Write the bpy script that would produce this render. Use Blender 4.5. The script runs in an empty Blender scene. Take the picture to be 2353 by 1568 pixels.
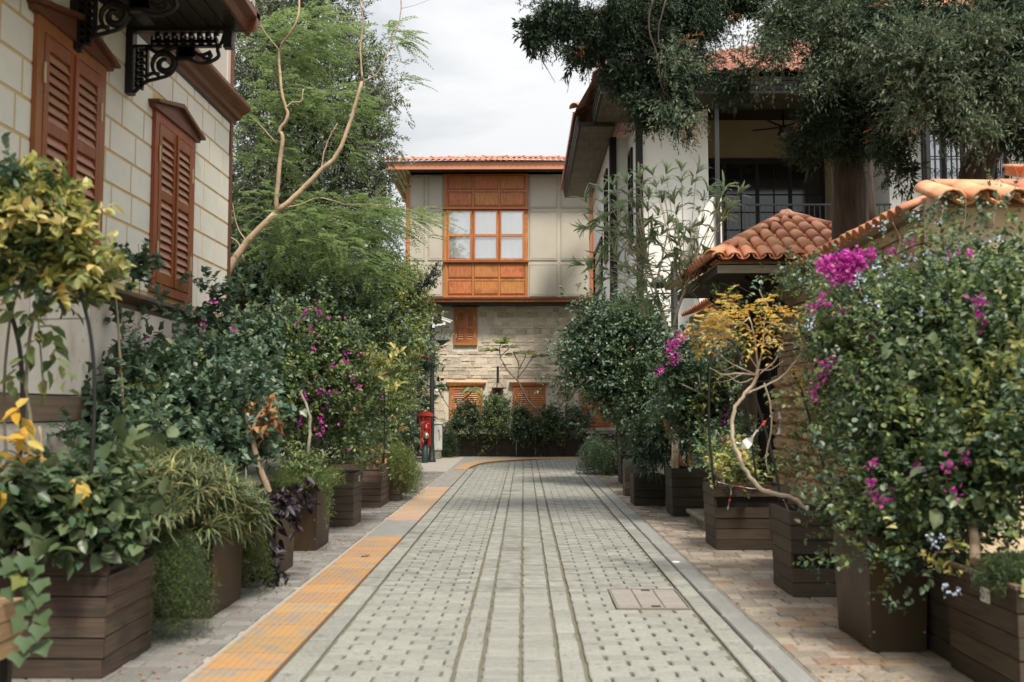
import bpy, math, random
import numpy as np
from mathutils import Vector, Matrix, Euler
random.seed(7); rng = np.random.default_rng(7)
sc = bpy.context.scene
col = sc.collection
D2R = math.radians

# ---------------------------------------------------------------- camera, sky, sun, exposure
CAM = Vector((0, 0, 1.5)); FPX = 2287.6
ROT = Euler((D2R(93.926), 0, D2R(0.69)))
cam_d = bpy.data.cameras.new('camera'); cam = bpy.data.objects.new('camera', cam_d); col.objects.link(cam)
cam.location = CAM; cam.rotation_euler = ROT
cam_d.lens = 35; cam_d.sensor_width = 36; cam_d.clip_end = 3000
cam_d.dof.use_dof = True; cam_d.dof.focus_distance = 27; cam_d.dof.aperture_fstop = 2.2
sc.camera = cam
SUN_EL, SUN_AZ = D2R(58), D2R(158)          # azimuth clockwise from +Y: behind the camera, straight
world = bpy.data.worlds.new('World'); sc.world = world; world.use_nodes = True
nt = world.node_tree; nt.nodes.clear()
def wn(t, **k):
    n = nt.nodes.new(t)
    for a, b in k.items(): setattr(n, a, b)
    return n
out = wn('ShaderNodeOutputWorld'); bg = wn('ShaderNodeBackground'); bg.inputs[1].default_value = 0.1
sky = wn('ShaderNodeTexSky', sky_type='NISHITA', sun_disc=False, sun_elevation=SUN_EL, sun_rotation=SUN_AZ)
tc = wn('ShaderNodeTexCoord'); mp = wn('ShaderNodeMapping'); mp.inputs['Scale'].default_value = (1, 1, 2.6)
nz = wn('ShaderNodeTexNoise'); nz.inputs['Scale'].default_value = 2.6; nz.inputs['Detail'].default_value = 7; nz.inputs['Roughness'].default_value = .55
nz.inputs['Distortion'].default_value = .4
cr = wn('ShaderNodeValToRGB')
cr.color_ramp.elements[0].position = .38; cr.color_ramp.elements[0].color = (2.05, 2.09, 2.11, 1)
cr.color_ramp.elements[1].position = .58; cr.color_ramp.elements[1].color = (3.0, 2.96, 2.88, 1)
mx = wn('ShaderNodeMix', data_type='RGBA'); mx.inputs[0].default_value = .93
lk = nt.links.new
lk(tc.outputs['Generated'], mp.inputs[0]); lk(mp.outputs[0], nz.inputs['Vector']); lk(nz.outputs[0], cr.inputs[0])
lk(sky.outputs[0], mx.inputs[6]); lk(cr.outputs[0], mx.inputs[7]); 
sx = wn('ShaderNodeSeparateXYZ'); lk(tc.outputs['Generated'], sx.inputs[0])          # an overcast sky grows brighter towards the zenith
p2 = wn('ShaderNodeMath', operation='POWER'); p2.inputs[1].default_value = 1.9; mz = wn('ShaderNodeMath', operation='MAXIMUM'); mz.inputs[1].default_value = 0; lk(sx.outputs[2], mz.inputs[0]); lk(mz.outputs[0], p2.inputs[0])
p3 = wn('ShaderNodeMath', operation='MULTIPLY_ADD'); p3.inputs[1].default_value = 2.1; p3.inputs[2].default_value = 1; lk(p2.outputs[0], p3.inputs[0])
vm = wn('ShaderNodeVectorMath', operation='SCALE'); lk(mx.outputs[2], vm.inputs[0]); lk(p3.outputs[0], vm.inputs['Scale']); lk(vm.outputs[0], bg.inputs[0]); lk(bg.outputs[0], out.inputs[0])
sun_d = bpy.data.lights.new('sun', 'SUN'); sun_d.energy = 1.95; sun_d.angle = D2R(12); sun_d.color = (1, .92, .80)
sun = bpy.data.objects.new('sun', sun_d); col.objects.link(sun); sun.location = (0, 0, 30)
S = Vector((math.sin(SUN_AZ)*math.cos(SUN_EL), math.cos(SUN_AZ)*math.cos(SUN_EL), math.sin(SUN_EL)))
sun.rotation_euler = (-S).to_track_quat('-Z', 'Y').to_euler()
vs = sc.view_settings; vs.view_transform = 'Standard'; vs.look = 'None'; vs.gamma = 1; vs.exposure = 1.45
sc.render.engine = 'CYCLES'; sc.cycles.use_denoising = True; sc.cycles.max_bounces = 6; sc.cycles.transparent_max_bounces = 6
sc.cycles.caustics_reflective = False; sc.cycles.caustics_refractive = False

# ---------------------------------------------------------------- helpers
RM = ROT.to_matrix()
def ray(x, y): return RM @ Vector((x-1176.5, -(y-784), -FPX))
def at(x, y, Y): d = ray(x, y); return CAM + d*(Y/d.y)              # point on the plane at distance Y along the lane
def on_x(x, y, X): d = ray(x, y); return CAM + d*(X/d.x)            # point on a wall plane parallel to the lane
def gr(x, y, z=0): d = ray(x, y); return CAM + d*((z-1.5)/d.z)      # point on the ground
def V(*a): return Vector(a)

def mat(name, c1, c2=None, sc=4, rough=.65, bump=0, bsc=None, st=(1,1,1), obj=0, isl=0, spec=.3, lo=.35, hi=.65, c3=None, metal=0, spots=None):
    m = bpy.data.materials.new(name); m.use_nodes = True; t = m.node_tree; N = t.nodes; L = t.links.new
    b = N['Principled BSDF']; b.inputs['Roughness'].default_value = rough; b.inputs['Specular IOR Level'].default_value = spec; b.inputs['Metallic'].default_value = metal
    c2 = c2 or tuple(v*.75 for v in c1)
    tc = N.new('ShaderNodeTexCoord'); oi = N.new('ShaderNodeObjectInfo'); mp = N.new('ShaderNodeMapping'); mp.inputs['Scale'].default_value = st
    mu = N.new('ShaderNodeMath'); mu.operation = 'MULTIPLY'; mu.inputs[1].default_value = 57.3; L(oi.outputs['Random'], mu.inputs[0])
    ad = N.new('ShaderNodeVectorMath'); L(tc.outputs['Object'], ad.inputs[0]); L(mu.outputs[0], ad.inputs[1]); L(ad.outputs[0], mp.inputs[0])
    n = N.new('ShaderNodeTexNoise'); n.inputs['Scale'].default_value = sc; n.inputs['Detail'].default_value = 6; n.inputs['Roughness'].default_value = .6; L(mp.outputs[0], n.inputs['Vector'])
    r = N.new('ShaderNodeValToRGB'); e = r.color_ramp.elements
    e[0].position = lo; e[0].color = (*c1, 1); e[1].position = hi; e[1].color = (*c2, 1)
    if c3: x = e.new((lo+hi)/2); x.color = (*c3, 1)
    L(n.outputs[0], r.inputs[0]); out = r.outputs[0]
    if spots:
        n3 = N.new('ShaderNodeTexNoise'); n3.inputs['Scale'].default_value = spots[1]; n3.inputs['Detail'].default_value = 5; L(ad.outputs[0], n3.inputs['Vector'])
        r3 = N.new('ShaderNodeValToRGB'); r3.color_ramp.elements[0].position = spots[2]; r3.color_ramp.elements[1].position = spots[2]+.12; L(n3.outputs[0], r3.inputs[0])
        mm = N.new('ShaderNodeMix'); mm.data_type = 'RGBA'; mm.inputs[7].default_value = (*spots[0], 1); L(out, mm.inputs[6]); L(r3.outputs[0], mm.inputs[0]); out = mm.outputs[2]
    if obj or isl:
        h = N.new('ShaderNodeHueSaturation'); L(out, h.inputs['Color']); out = h.outputs[0]
        ge = N.new('ShaderNodeNewGeometry'); a1 = N.new('ShaderNodeMath'); a1.operation = 'MULTIPLY_ADD'; a1.inputs[1].default_value = obj; a1.inputs[2].default_value = 1-obj/2-isl/2
        L(oi.outputs['Random'], a1.inputs[0])
        a2 = N.new('ShaderNodeMath'); a2.operation = 'MULTIPLY_ADD'; a2.inputs[1].default_value = isl; L(ge.outputs['Random Per Island'], a2.inputs[0]); L(a1.outputs[0], a2.inputs[2]); L(a2.outputs[0], h.inputs['Value'])
        a3 = N.new('ShaderNodeMath'); a3.operation = 'MULTIPLY_ADD'; a3.inputs[1].default_value = .022; a3.inputs[2].default_value = .489
        f = N.new('ShaderNodeMath'); f.operation = 'FRACT'; m7 = N.new('ShaderNodeMath'); m7.operation = 'MULTIPLY'; m7.inputs[1].default_value = 13.7
        L(a2.outputs[0], m7.inputs[0]); L(m7.outputs[0], f.inputs[0]); L(f.outputs[0], a3.inputs[0]); L(a3.outputs[0], h.inputs['Hue'])
    L(out, b.inputs['Base Color'])
    if bump:
        n2 = N.new('ShaderNodeTexNoise'); n2.inputs['Scale'].default_value = bsc or sc*4; n2.inputs['Detail'].default_value = 5; L(mp.outputs[0], n2.inputs['Vector'])
        bp = N.new('ShaderNodeBump'); bp.inputs['Strength'].default_value = bump; bp.inputs['Distance'].default_value = .02; L(n2.outputs[0], bp.inputs['Height']); L(bp.outputs[0], b.inputs['Normal'])
    return m

def leafmat(name, cols, trans=.3, rough=.5, spec=.35):
    m = bpy.data.materials.new(name); m.use_nodes = True; t = m.node_tree; N = t.nodes; L = t.links.new
    b = N['Principled BSDF']; b.inputs['Roughness'].default_value = rough; b.inputs['Specular IOR Level'].default_value = spec
    g = N.new('ShaderNodeNewGeometry'); r = N.new('ShaderNodeValToRGB'); e = r.color_ramp.elements; k = len(cols)
    e[0].position = 0; e[0].color = (*cols[0][:3], 1); e[1].position = 1; e[1].color = (*cols[-1][:3], 1)
    for i, c in enumerate(cols[1:-1], 1): x = e.new(c[3] if len(c) > 3 else i/(k-1)); x.color = (*c[:3], 1)
    L(g.outputs['Random Per Island'], r.inputs[0]); L(r.outputs[0], b.inputs['Base Color'])
    tr = N.new('ShaderNodeBsdfTranslucent'); hs = N.new('ShaderNodeHueSaturation'); hs.inputs['Value'].default_value = 1.3; hs.inputs['Hue'].default_value = .485; L(r.outputs[0], hs.inputs['Color']); L(hs.outputs[0], tr.inputs[0])
    ms = N.new('ShaderNodeMixShader'); ms.inputs[0].default_value = trans; L(b.outputs[0], ms.inputs[1]); L(tr.outputs[0], ms.inputs[2]); L(ms.outputs[0], N['Material Output'].inputs[0])
    return m

def tag(o, label=None, cat=None, group=None, kind=None):
    if label: o['label'] = label
    if cat: o['category'] = cat
    if group: o['group'] = group
    if kind: o['kind'] = kind
    return o
def origin(p):
    v = Vector((0, 0, 0))
    while p is not None: v += p.location; p = p.parent
    return v
def thing(name, label, cat, loc=(0,0,0), rz=0, group=None):
    o = bpy.data.objects.new(name, None); col.objects.link(o); o.location = loc; o.rotation_euler = (0, 0, rz); o.empty_display_size = .2
    return tag(o, label, cat, group)
def link(name, me, parent=None, loc=(0,0,0), rot=(0,0,0), scale=(1,1,1), label=None):
    o = bpy.data.objects.new(name, me); col.objects.link(o); o.parent = parent; o.location = loc; o.rotation_euler = rot; o.scale = scale
    if label: o['label'] = label
    return o
def wlink(name, me, parent, loc, rot=(0,0,0), scale=(1,1,1), label=None):   # loc in world space (parents are unrotated)
    return link(name, me, parent, Vector(loc)-origin(parent), rot, scale, label)

class MB:
    def __init__(s): s.v = []; s.f = []; s.sm = []
    def add(s, vs, fs, smooth=False):
        n = len(s.v); s.v += [tuple(v) for v in vs]; s.f += [tuple(n+i for i in f) for f in fs]; s.sm += [smooth]*len(fs); return s
    def box(s, a, b, rz=0, piv=None, taper=0):
        x0,y0,z0 = a; x1,y1,z1 = b; t = taper
        vs = [(x0+t,y0+t,z0),(x1-t,y0+t,z0),(x1-t,y1-t,z0),(x0+t,y1-t,z0),(x0,y0,z1),(x1,y0,z1),(x1,y1,z1),(x0,y1,z1)]
        if rz:
            cx, cy = piv or ((x0+x1)/2, (y0+y1)/2); c_, s_ = math.cos(rz), math.sin(rz)
            vs = [(cx+(x-cx)*c_-(y-cy)*s_, cy+(x-cx)*s_+(y-cy)*c_, z) for x,y,z in vs]
        return s.add(vs, [(3,2,1,0),(4,5,6,7),(0,1,5,4),(1,2,6,5),(2,3,7,6),(3,0,4,7)])
    def prism(s, pts, d):                      # a closed polygon pushed along d
        n = len(pts); d = Vector(d); p = [Vector(q) for q in pts]
        return s.add(p+[q+d for q in p], [tuple(range(n-1,-1,-1)), tuple(range(n,2*n))]+[(i,(i+1)%n,(i+1)%n+n,i+n) for i in range(n)])
    def tube(s, pts, r, n=8, cap=True):
        pts = [Vector(p) for p in pts]; k = len(pts); rs = r if hasattr(r, '__len__') else [r]*k
        t0 = (pts[1]-pts[0]).normalized(); u = t0.orthogonal().normalized(); vs = []
        for i, p in enumerate(pts):
            t = (pts[min(i+1,k-1)]-pts[max(i-1,0)]).normalized(); u = (u-t*u.dot(t)).normalized(); w = t.cross(u)
            for j in range(n): a = 2*math.pi*j/n; vs.append(p+(u*math.cos(a)+w*math.sin(a))*rs[i])
        fs = [(i*n+j, i*n+(j+1)%n, (i+1)*n+(j+1)%n, (i+1)*n+j) for i in range(k-1) for j in range(n)]
        s.add(vs, fs, True)
        if cap and n > 3: m = len(s.v)-k*n; s.f += [tuple(m+j for j in range(n-1,-1,-1)), tuple(m+(k-1)*n+j for j in range(n))]; s.sm += [False]*2
        return s
    def lathe(s, c, prof, n=16, smooth=True):
        c = Vector(c); vs = []; k = len(prof)
        for r, z in prof:
            for j in range(n): a = 2*math.pi*j/n; vs.append(c+Vector((r*math.cos(a), r*math.sin(a), z)))
        return s.add(vs, [(i*n+j, i*n+(j+1)%n, (i+1)*n+(j+1)%n, (i+1)*n+j) for i in range(k-1) for j in range(n)], smooth)
    def xf(s, M): s.v = [tuple(M @ Vector(v)) for v in s.v]; return s
    def mesh(s, name, m):
        me = bpy.data.meshes.new(name); me.from_pydata(s.v, [], s.f); me.materials.append(m)
        me.polygons.foreach_set('use_smooth', s.sm); me.update(); return me
    def build(s, name, m, parent=None, label=None, cat=None, group=None, kind=None, bevel=0):
        o0 = origin(parent) if parent else Vector((0,0,0))
        if not parent:
            a = np.array(s.v); o0 = Vector(((a[:,0].min()+a[:,0].max())/2, (a[:,1].min()+a[:,1].max())/2, a[:,2].min()))
            s.v = [(x-o0.x, y-o0.y, z-o0.z) for x,y,z in s.v]
            o = link(name, s.mesh(name, m), None, o0)
        else:
            s.v = [(x-o0.x, y-o0.y, z-o0.z) for x,y,z in s.v]; o = link(name, s.mesh(name, m), parent)
        if bevel: bm_ = o.modifiers.new('edge', 'BEVEL'); bm_.width = bevel; bm_.segments = 2; bm_.limit_method = 'ANGLE'
        return tag(o, label, cat, group, kind)

def smooth_path(pts, k=4):                      # Catmull-Rom through the points
    p = [Vector(q) for q in pts]; p = [p[0]*2-p[1]]+p+[p[-1]*2-p[-2]]; o = []
    for i in range(1, len(p)-2):
        for j in range(k):
            t = j/k; a,b,c,d = p[i-1],p[i],p[i+1],p[i+2]
            o.append(.5*((2*b)+(c-a)*t+(2*a-5*b+4*c-d)*t*t+(3*b-a-3*c+d)*t**3))
    o.append(p[-2]); return o

# ---- leaves
def nrm(a): return a/np.maximum(np.linalg.norm(a, axis=-1, keepdims=True), 1e-9)
SHAPES = {
 'diamond': ([(0,0,0),(.45,.5,.10),(1,0,-.05),(.45,-.5,.10)], [(0,1,2),(0,2,3)]),
 'leaf': ([(0,0,0),(.28,.46,.09),(.66,.40,.08),(1,0,-.10),(.66,-.40,.08),(.28,-.46,.09),(.5,0,.0)], [(0,6,2,1),(6,3,2),(0,5,4,6),(6,4,3)]),
 'blade': ([(0,.3,0),(0,-.3,0),(.45,.5,.08),(.45,-.5,.08),(.8,.3,-.02),(.8,-.3,-.02),(1,0,-.16)], [(0,1,3,2),(2,3,5,4),(4,5,6)]),
 'needle': ([(0,.5,0),(0,-.5,0),(1,0,0)], [(0,1,2)]),
 'lobed': ([(0,0,0),(-.12,.42,.05),(.3,.62,.08),(.5,.34,.05),(1,0,-.1),(.5,-.34,.05),(.3,-.62,.08),(-.12,-.42,.05)], [(0,3,2,1),(0,4,3),(0,5,4),(0,7,6,5)]),
}
def leaf_arrays(P, Dr, Nm, L, W, shape):
    tv, tf = SHAPES[shape]; tv = np.array(tv)
    Dr = nrm(Dr); T = nrm(np.cross(Dr, Nm)); Nn = np.cross(T, Dr)
    L = np.broadcast_to(L, (len(P),)); W = np.broadcast_to(W, (len(P),))
    return (P[:,None,:]+Dr[:,None,:]*(tv[None,:,0:1]*L[:,None,None])+T[:,None,:]*(tv[None,:,1:2]*W[:,None,None])+Nn[:,None,:]*(tv[None,:,2:3]*L[:,None,None])).reshape(-1,3), tf, len(tv), len(P)
def leafobj(name, mt, parent, parts, kind='stuff', label=None):
    o0 = np.array(origin(parent)) if parent else np.zeros(3)
    vs = []; loops = []; starts = []; tot = []; nv = nl = 0
    for P, Dr, Nm, L, W, shape in parts:
        if len(P) == 0: continue
        v, tf, k, n = leaf_arrays(np.asarray(P), np.asarray(Dr), np.asarray(Nm), L, W, shape)
        vs.append(v-o0)
        flat = np.array([i for f in tf for i in f]); base = np.arange(n)*k+nv
        loops.append((base[:,None]+flat[None,:]).ravel())
        ln = np.array([len(f) for f in tf]); st = np.concatenate([[0], np.cumsum(ln)[:-1]])
        starts.append(((np.arange(n)*len(flat)+nl)[:,None]+st[None,:]).ravel()); tot.append(np.tile(ln, n))
        nv += n*k; nl += n*len(flat)
    me = bpy.data.meshes.new(name); v = np.concatenate(vs).astype(np.float32); lo = np.concatenate(loops).astype(np.int32)
    me.vertices.add(len(v)); me.vertices.foreach_set('co', v.ravel()); me.loops.add(len(lo)); me.loops.foreach_set('vertex_index', lo)
    s_ = np.concatenate(starts).astype(np.int32); me.polygons.add(len(s_)); me.polygons.foreach_set('loop_start', s_)
    me.materials.append(mt); me.update(calc_edges=True); me.validate()
    o = link(name, me, parent)
    if kind: o['kind'] = kind
    if label: o['label'] = label
    return o
def rdir(n): return nrm(rng.normal(size=(n,3)))
def blob(x, y, Y, rx, ry, rd):                  # an ellipsoid of crown: where it stands and its radii in metres
    c = at(x, y, Y); s = Y/FPX; return (np.array(c), np.array([rx*s, rd, ry*s]))
def in_blobs(blobs, n, shell=.5, lump=.25):
    w = np.array([(b[1][0]*b[1][1]+b[1][0]*b[1][2]+b[1][1]*b[1][2]) for b in blobs]); idx = rng.choice(len(blobs), n, p=w/w.sum())
    C = np.array([b[0] for b in blobs])[idx]; R = np.array([b[1] for b in blobs])[idx]; d = rdir(n)
    ph = idx[:,None]*1.7; q = np.sin(d*5.1+ph).prod(1)+.6*np.sin(d[:,::-1]*9.3+ph*2.1).prod(1)
    rad = rng.random(n)**(1/3*(1-shell)+.02)*(1+lump*q*.6)
    return C+d*R*rad[:,None], d
def twigs(P, Dt, k, tl, L, W, shape, up=.3, spread=1.0, droop=0, jit=.25):
    """k leaves along each of the twigs that start at P and run along Dt"""
    n = len(P); t = np.tile(np.linspace(.15, 1, k), (n,1)); tl = (rng.random(n)*.6+.7)*tl
    Pt = P[:,None,:]+Dt[:,None,:]*(t*tl[:,None])[...,None]; Pt[...,2] -= droop*(t**2)*tl[:,None]
    rd = rdir(n*k).reshape(n,k,3); rd -= (rd*Dt[:,None,:]).sum(-1, keepdims=True)*Dt[:,None,:]; rd = nrm(rd)
    ld = nrm(Dt[:,None,:]*.6+rd*spread); ld[...,2] -= droop*.8
    nm = nrm(np.array([0,0,1.])+rdir(n*k).reshape(n,k,3)*.7+ld*0)
    Ls = L*(1+jit*(rng.random(n*k)*2-1)); return (Pt.reshape(-1,3), nrm(ld.reshape(-1,3)), nm.reshape(-1,3), Ls, Ls*(W/L), shape)
def clumps(blobs, ntw, per, size, shell, lump):
    C, d = in_blobs(blobs, max(1, ntw//per), shell, lump); n = len(C)
    C = C+d*((rng.random(n) < .16)*rng.random(n)*size*2.2)[:,None]                       # a few shoots stray out of the mass
    P = np.repeat(C, per, 0)+rng.normal(size=(n*per,3))*size*.55; return P, np.repeat(d, per, 0)
def crown(blobs, ntw, k, tl, L, W, shape='leaf', up=.3, droop=0, shell=.5, lump=.25, spread=1., per=6):
    blobs = [(c, np.maximum(r-tl*.95, r*.42)) for c, r in blobs]       # twigs reach out past where they start
    P, d = clumps(blobs, ntw, per if ntw > 60 else 1, tl, shell, lump); ntw = len(P); Dt = nrm(d*.7+rdir(ntw)*.7+np.array([0,0,up])); return twigs(P, Dt, k, tl, L, W, shape, up, spread, droop)
def px(pts, Y=None): return [at(p[0], p[1], p[2] if len(p) > 2 else Y) for p in pts]
def stems(parent, mt, lines, name='branch', n=7, k=4):
    for ln in lines:                            # (points, radius at base, radius at tip)
        p = smooth_path(ln[0], k); m = len(p); r0, r1 = ln[1], ln[2]
        p = [q+Vector(rdir(1)[0])*min(r0,.02)*.4 if 0 < i < m-1 else q for i, q in enumerate(p)]
        MB().tube(p, [r0+(r1-r0)*i/(m-1) for i in range(m)], n).build(ln[3] if len(ln) > 3 else name, mt, parent)
def blossoms(parent, mt, spots, per=14, r=.07, L=.035, name='blossom', shape='diamond'):
    P = np.concatenate([np.array(s)[None,:]+rng.normal(size=(per,3))*r*.5 for s in spots]); n = len(P)
    return leafobj(name, mt, parent, [(P, rdir(n), rdir(n), L*(.7+.6*rng.random(n)), L*.85, shape)])
# ---------------------------------------------------------------- materials
M_paver = mat('road_paver_stone', (.190,.200,.180), (.285,.282,.25), sc=9, rough=.7, bump=.25, bsc=60, obj=.22, isl=.22, spots=((0.152,0.144,0.129), 2.2, .6))
M_band = mat('kerb_stone', (0.192,0.196,0.188), (0.24,0.24,0.224), sc=5, rough=.65, bump=.2, bsc=50, obj=.12, spots=((0.32,0.304,0.272), 9, .66))
M_joint = mat('mossy_joint_soil', (.115,.105,.078), (.155,.145,.095), sc=12, rough=.95, bump=.5)
M_sideL = mat('grey_sidewalk_stone', (0.123,0.123,0.119), (0.257,0.247,0.223), sc=14, rough=.75, bump=.4, bsc=30, st=(1,2.4,1), obj=.5, isl=.5, c3=(0.19,0.18,0.166))
M_sideR = mat('mixed_sidewalk_stone', (0.133,0.114,0.095), (0.342,0.275,0.199), sc=9, rough=.75, bump=.4, bsc=30, st=(1,2.4,1), obj=.6, isl=.6, c3=(0.247,0.218,0.18))
M_sideR2 = mat('rusty_sidewalk_stone', (.20,.135,.085), (.31,.23,.16), sc=8, rough=.75, bump=.4, bsc=30, st=(1,2.4,1), obj=.3)
M_grout = mat('pale_grout', (.25,.235,.2), (.34,.32,.28), sc=20, rough=.9)
M_tact = mat('yellow_tactile_paint', (.38,.215,.08), (.31,.21,.125), sc=3, rough=.8, st=(1,.3,1), bump=.15, obj=.2, spots=((.25,.205,.155), 7, .50))
M_tact2 = mat('faded_tactile_paint', (.40,.255,.165), (.33,.25,.18), sc=4, rough=.8, st=(1,.3,1), bump=.15, obj=.14, spots=((.29,.25,.2), 5, .55))
M_block = mat('pale_wall_block', (.70,.68,.59), (.76,.72,.62), sc=1.5, rough=.85, bump=.08, bsc=70, obj=.07)
M_mortar = mat('ochre_painted_joint', (0.575,0.402,0.184), (0.644,0.471,0.253), sc=3, rough=.9)
M_wood = mat('red_brown_timber', (.235,.068,.022), (.32,.10,.035), sc=3, rough=.42, st=(6,6,.8), bump=.12, obj=.18, spec=.45)
M_slat = mat('dusty_brown_slat', (.36,.165,.09), (.46,.24,.15), sc=3, rough=.5, st=(5,.8,5), bump=.1, obj=.22, spec=.4)
M_wood2 = mat('orange_brown_timber', (.36,.115,.033), (.52,.205,.075), sc=3.5, rough=.45, st=(7,7,.5), bump=.12, obj=.22, isl=.05, spec=.4, spots=((.30,.10,.035), 1.3, .58))
M_wood3 = mat('orange_brown_slat', (.43,.15,.05), (.5,.19,.07), sc=3, rough=.5, st=(.8,5,5), isl=.25, spec=.4)
M_black = mat('black_painted_wood', (.012,.010,.008), (.02,.016,.012), sc=6, rough=.45, bump=.05)
M_iron = mat('black_iron', (.012,.013,.014), (.02,.022,.022), sc=10, rough=.4, spec=.5)
M_dkbrown = mat('dark_brown_cornice', (.11,.04,.022), (.16,.06,.032), sc=4, rough=.45, st=(4,.6,4))
M_brass = mat('brass_hinge', (.6,.5,.3), (.5,.4,.22), rough=.4)
M_clad = mat('marble_cladding', (.78,.71,.61), (.55,.46,.36), sc=2.2, rough=.7, st=(1,1.6,.6), bump=.3, bsc=30, obj=.12, lo=.42, hi=.72, c3=(.70,.61,.52), spots=((.36,.29,.22), 7, .63))
M_cladband = mat('brown_wall_band', (.16,.11,.075), (.24,.17,.12), sc=6, rough=.7, bump=.2)
M_panel = mat('greige_panel_paint', (.44,.405,.335), (.49,.45,.375), sc=.9, rough=.6, obj=.06, spots=((.40,.36,.29), 1.8, .62))
M_side = mat('beige_upper_cladding', (.52,.47,.41), (.55,.5,.44), sc=1, rough=.7)
M_stone = mat('old_ashlar', (.68,.59,.46), (.50,.415,.31), sc=3.2, rough=.85, bump=.5, bsc=22, obj=.5, isl=.5, c3=(.60,.52,.42), spots=((0.47,0.302,0.213), 4, .64))
M_stmort = mat('lime_mortar', (.64,.58,.47), (.70,.65,.55), sc=8, rough=.95, bump=.4)
M_tile = mat('terracotta_tile', (.60,.24,.125), (.70,.35,.21), sc=4, rough=.7, bump=.2, bsc=25, obj=.3, isl=.3, spots=((.42,.31,.24), 6, .64))
M_tilef = mat('faded_pink_tile', (.42,.18,.125), (.52,.27,.20), sc=4, rough=.7, bump=.2, isl=.3, obj=.15)
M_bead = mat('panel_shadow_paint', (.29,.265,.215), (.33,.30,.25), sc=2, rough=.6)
M_tiled = mat('old_dark_tile', (.26,.10,.065), (.38,.2,.15), sc=6, rough=.7, bump=.2, isl=.4, c3=(.32,.14,.1), spots=((.18,.12,.10), 5, .58))
M_fascia = mat('salmon_fascia', (.50,.215,.12), (.56,.25,.15), sc=2, rough=.55)
M_white = mat('white_render', (.76,.75,.71), (.80,.79,.755), sc=1, rough=.85, bump=.06, bsc=60)
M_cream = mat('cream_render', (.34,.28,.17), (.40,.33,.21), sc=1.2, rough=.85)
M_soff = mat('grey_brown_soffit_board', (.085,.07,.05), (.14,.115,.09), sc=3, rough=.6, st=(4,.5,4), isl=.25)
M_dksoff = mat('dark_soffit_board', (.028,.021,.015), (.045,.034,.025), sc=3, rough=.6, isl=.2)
M_rock = mat('ochre_rubble_stone', (.50,.33,.18), (.68,.51,.32), sc=5, rough=.9, bump=.8, bsc=26, obj=.5, c3=(.58,.41,.24), spots=((.30,.22,.14), 5, .6))
M_brick = mat('weathered_long_brick', (.42,.27,.16), (.56,.42,.28), sc=7, rough=.9, bump=.6, bsc=30, obj=.45)
M_stucco = mat('stained_cream_stucco', (.70,.58,.40), (.50,.35,.2), sc=1.7, rough=.9, bump=.35, bsc=30, lo=.48, hi=.75, spots=((.3,.22,.13), 4, .66))
M_earthwall = mat('tan_wall_render', (.33,.24,.15), (.24,.17,.10), sc=3, rough=.9, bump=.6, bsc=30)
M_board = mat('dark_brown_planter_board', (.060,.040,.030), (.115,.080,.060), sc=2.5, rough=.6, st=(1,1,5), bump=.4, bsc=18, obj=.5, spots=((.05,.045,.035), 2.2, .55))
M_boardr = mat('umber_planter_board', (.040,.029,.019), (.085,.062,.042), sc=2.5, rough=.6, st=(1,1,5), bump=.4, bsc=18, obj=.5, spots=((.12,.095,.07), 3, .66))
M_boardg = mat('weathered_grey_planter_board', (.085,.066,.046), (.15,.118,.085), sc=2.5, rough=.7, st=(1,1,5), bump=.35, bsc=18, obj=.4)
M_boardf = mat('charcoal_planter_board', (.032,.028,.020), (.055,.047,.034), sc=2.5, rough=.6, st=(1,1,5), bump=.2, bsc=18, obj=.35)
M_boardt = mat('tan_crate_board', (.26,.17,.09), (.36,.24,.13), sc=2.5, rough=.7, st=(1,1,5), bump=.3, bsc=18, obj=.3)
M_rust = mat('dark_rusty_panel', (.060,.034,.018), (.038,.030,.016), sc=2.5, rough=.5, bump=.12, spots=((.09,.05,.02), 2.4, .6))
M_edge = mat('worn_board_edge', (.17,.12,.085), (.12,.085,.06), sc=8, rough=.7, bump=.2)
M_soil = mat('potting_soil', (.055,.035,.022), (.10,.065,.04), sc=18, rough=1, bump=.8)
M_curtain = mat('white_blind', (.82,.83,.83), (.87,.87,.87), sc=2, rough=.9)
M_red = mat('fire_red_paint', (.30,.012,.012), (.36,.02,.015), sc=3, rough=.4, spec=.5)
M_redtop = mat('faded_red_paint', (.48,.05,.025), (.42,.03,.02), sc=3, rough=.5)
M_dgreen = mat('dark_green_pipe', (.012,.03,.028), (.02,.045,.04), rough=.5)
M_steel = mat('bare_steel', (.42,.40,.34), (.3,.28,.24), rough=.4, metal=.6)
M_whitep = mat('white_plastic', (.66,.66,.66), (.72,.72,.72), rough=.4)
M_cab = mat('off_white_cabinet', (.52,.53,.51), (.58,.58,.56), sc=2, rough=.55)
M_glassd = mat('dark_window_glass', (.01,.012,.012), (.02,.022,.022), rough=.08, spec=.9)
M_bark = mat('pale_smooth_bark', (.36,.27,.185), (.25,.18,.12), sc=5, rough=.8, st=(1,1,.4), bump=.4)
M_barkj = mat('peach_grey_bark', (.50,.36,.25), (.34,.25,.17), sc=6, rough=.8, st=(1,1,.5), bump=.6, bsc=20, spots=((.24,.19,.13), 9, .58))
M_barkd = mat('dark_fibrous_bark', (.045,.034,.025), (.095,.07,.052), sc=6, rough=.95, st=(3,3,.4), bump=.9, bsc=14)
M_barkw = mat('pale_twisted_bark', (.64,.54,.42), (.48,.38,.28), sc=8, rough=.75, bump=.3)
M_barko = mat('orange_brown_bark', (.36,.19,.09), (.22,.12,.06), sc=9, rough=.9, st=(1,1,3), bump=.8)
M_barkg = mat('grey_green_stem', (.26,.25,.19), (.18,.17,.12), sc=8, rough=.8)
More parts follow.
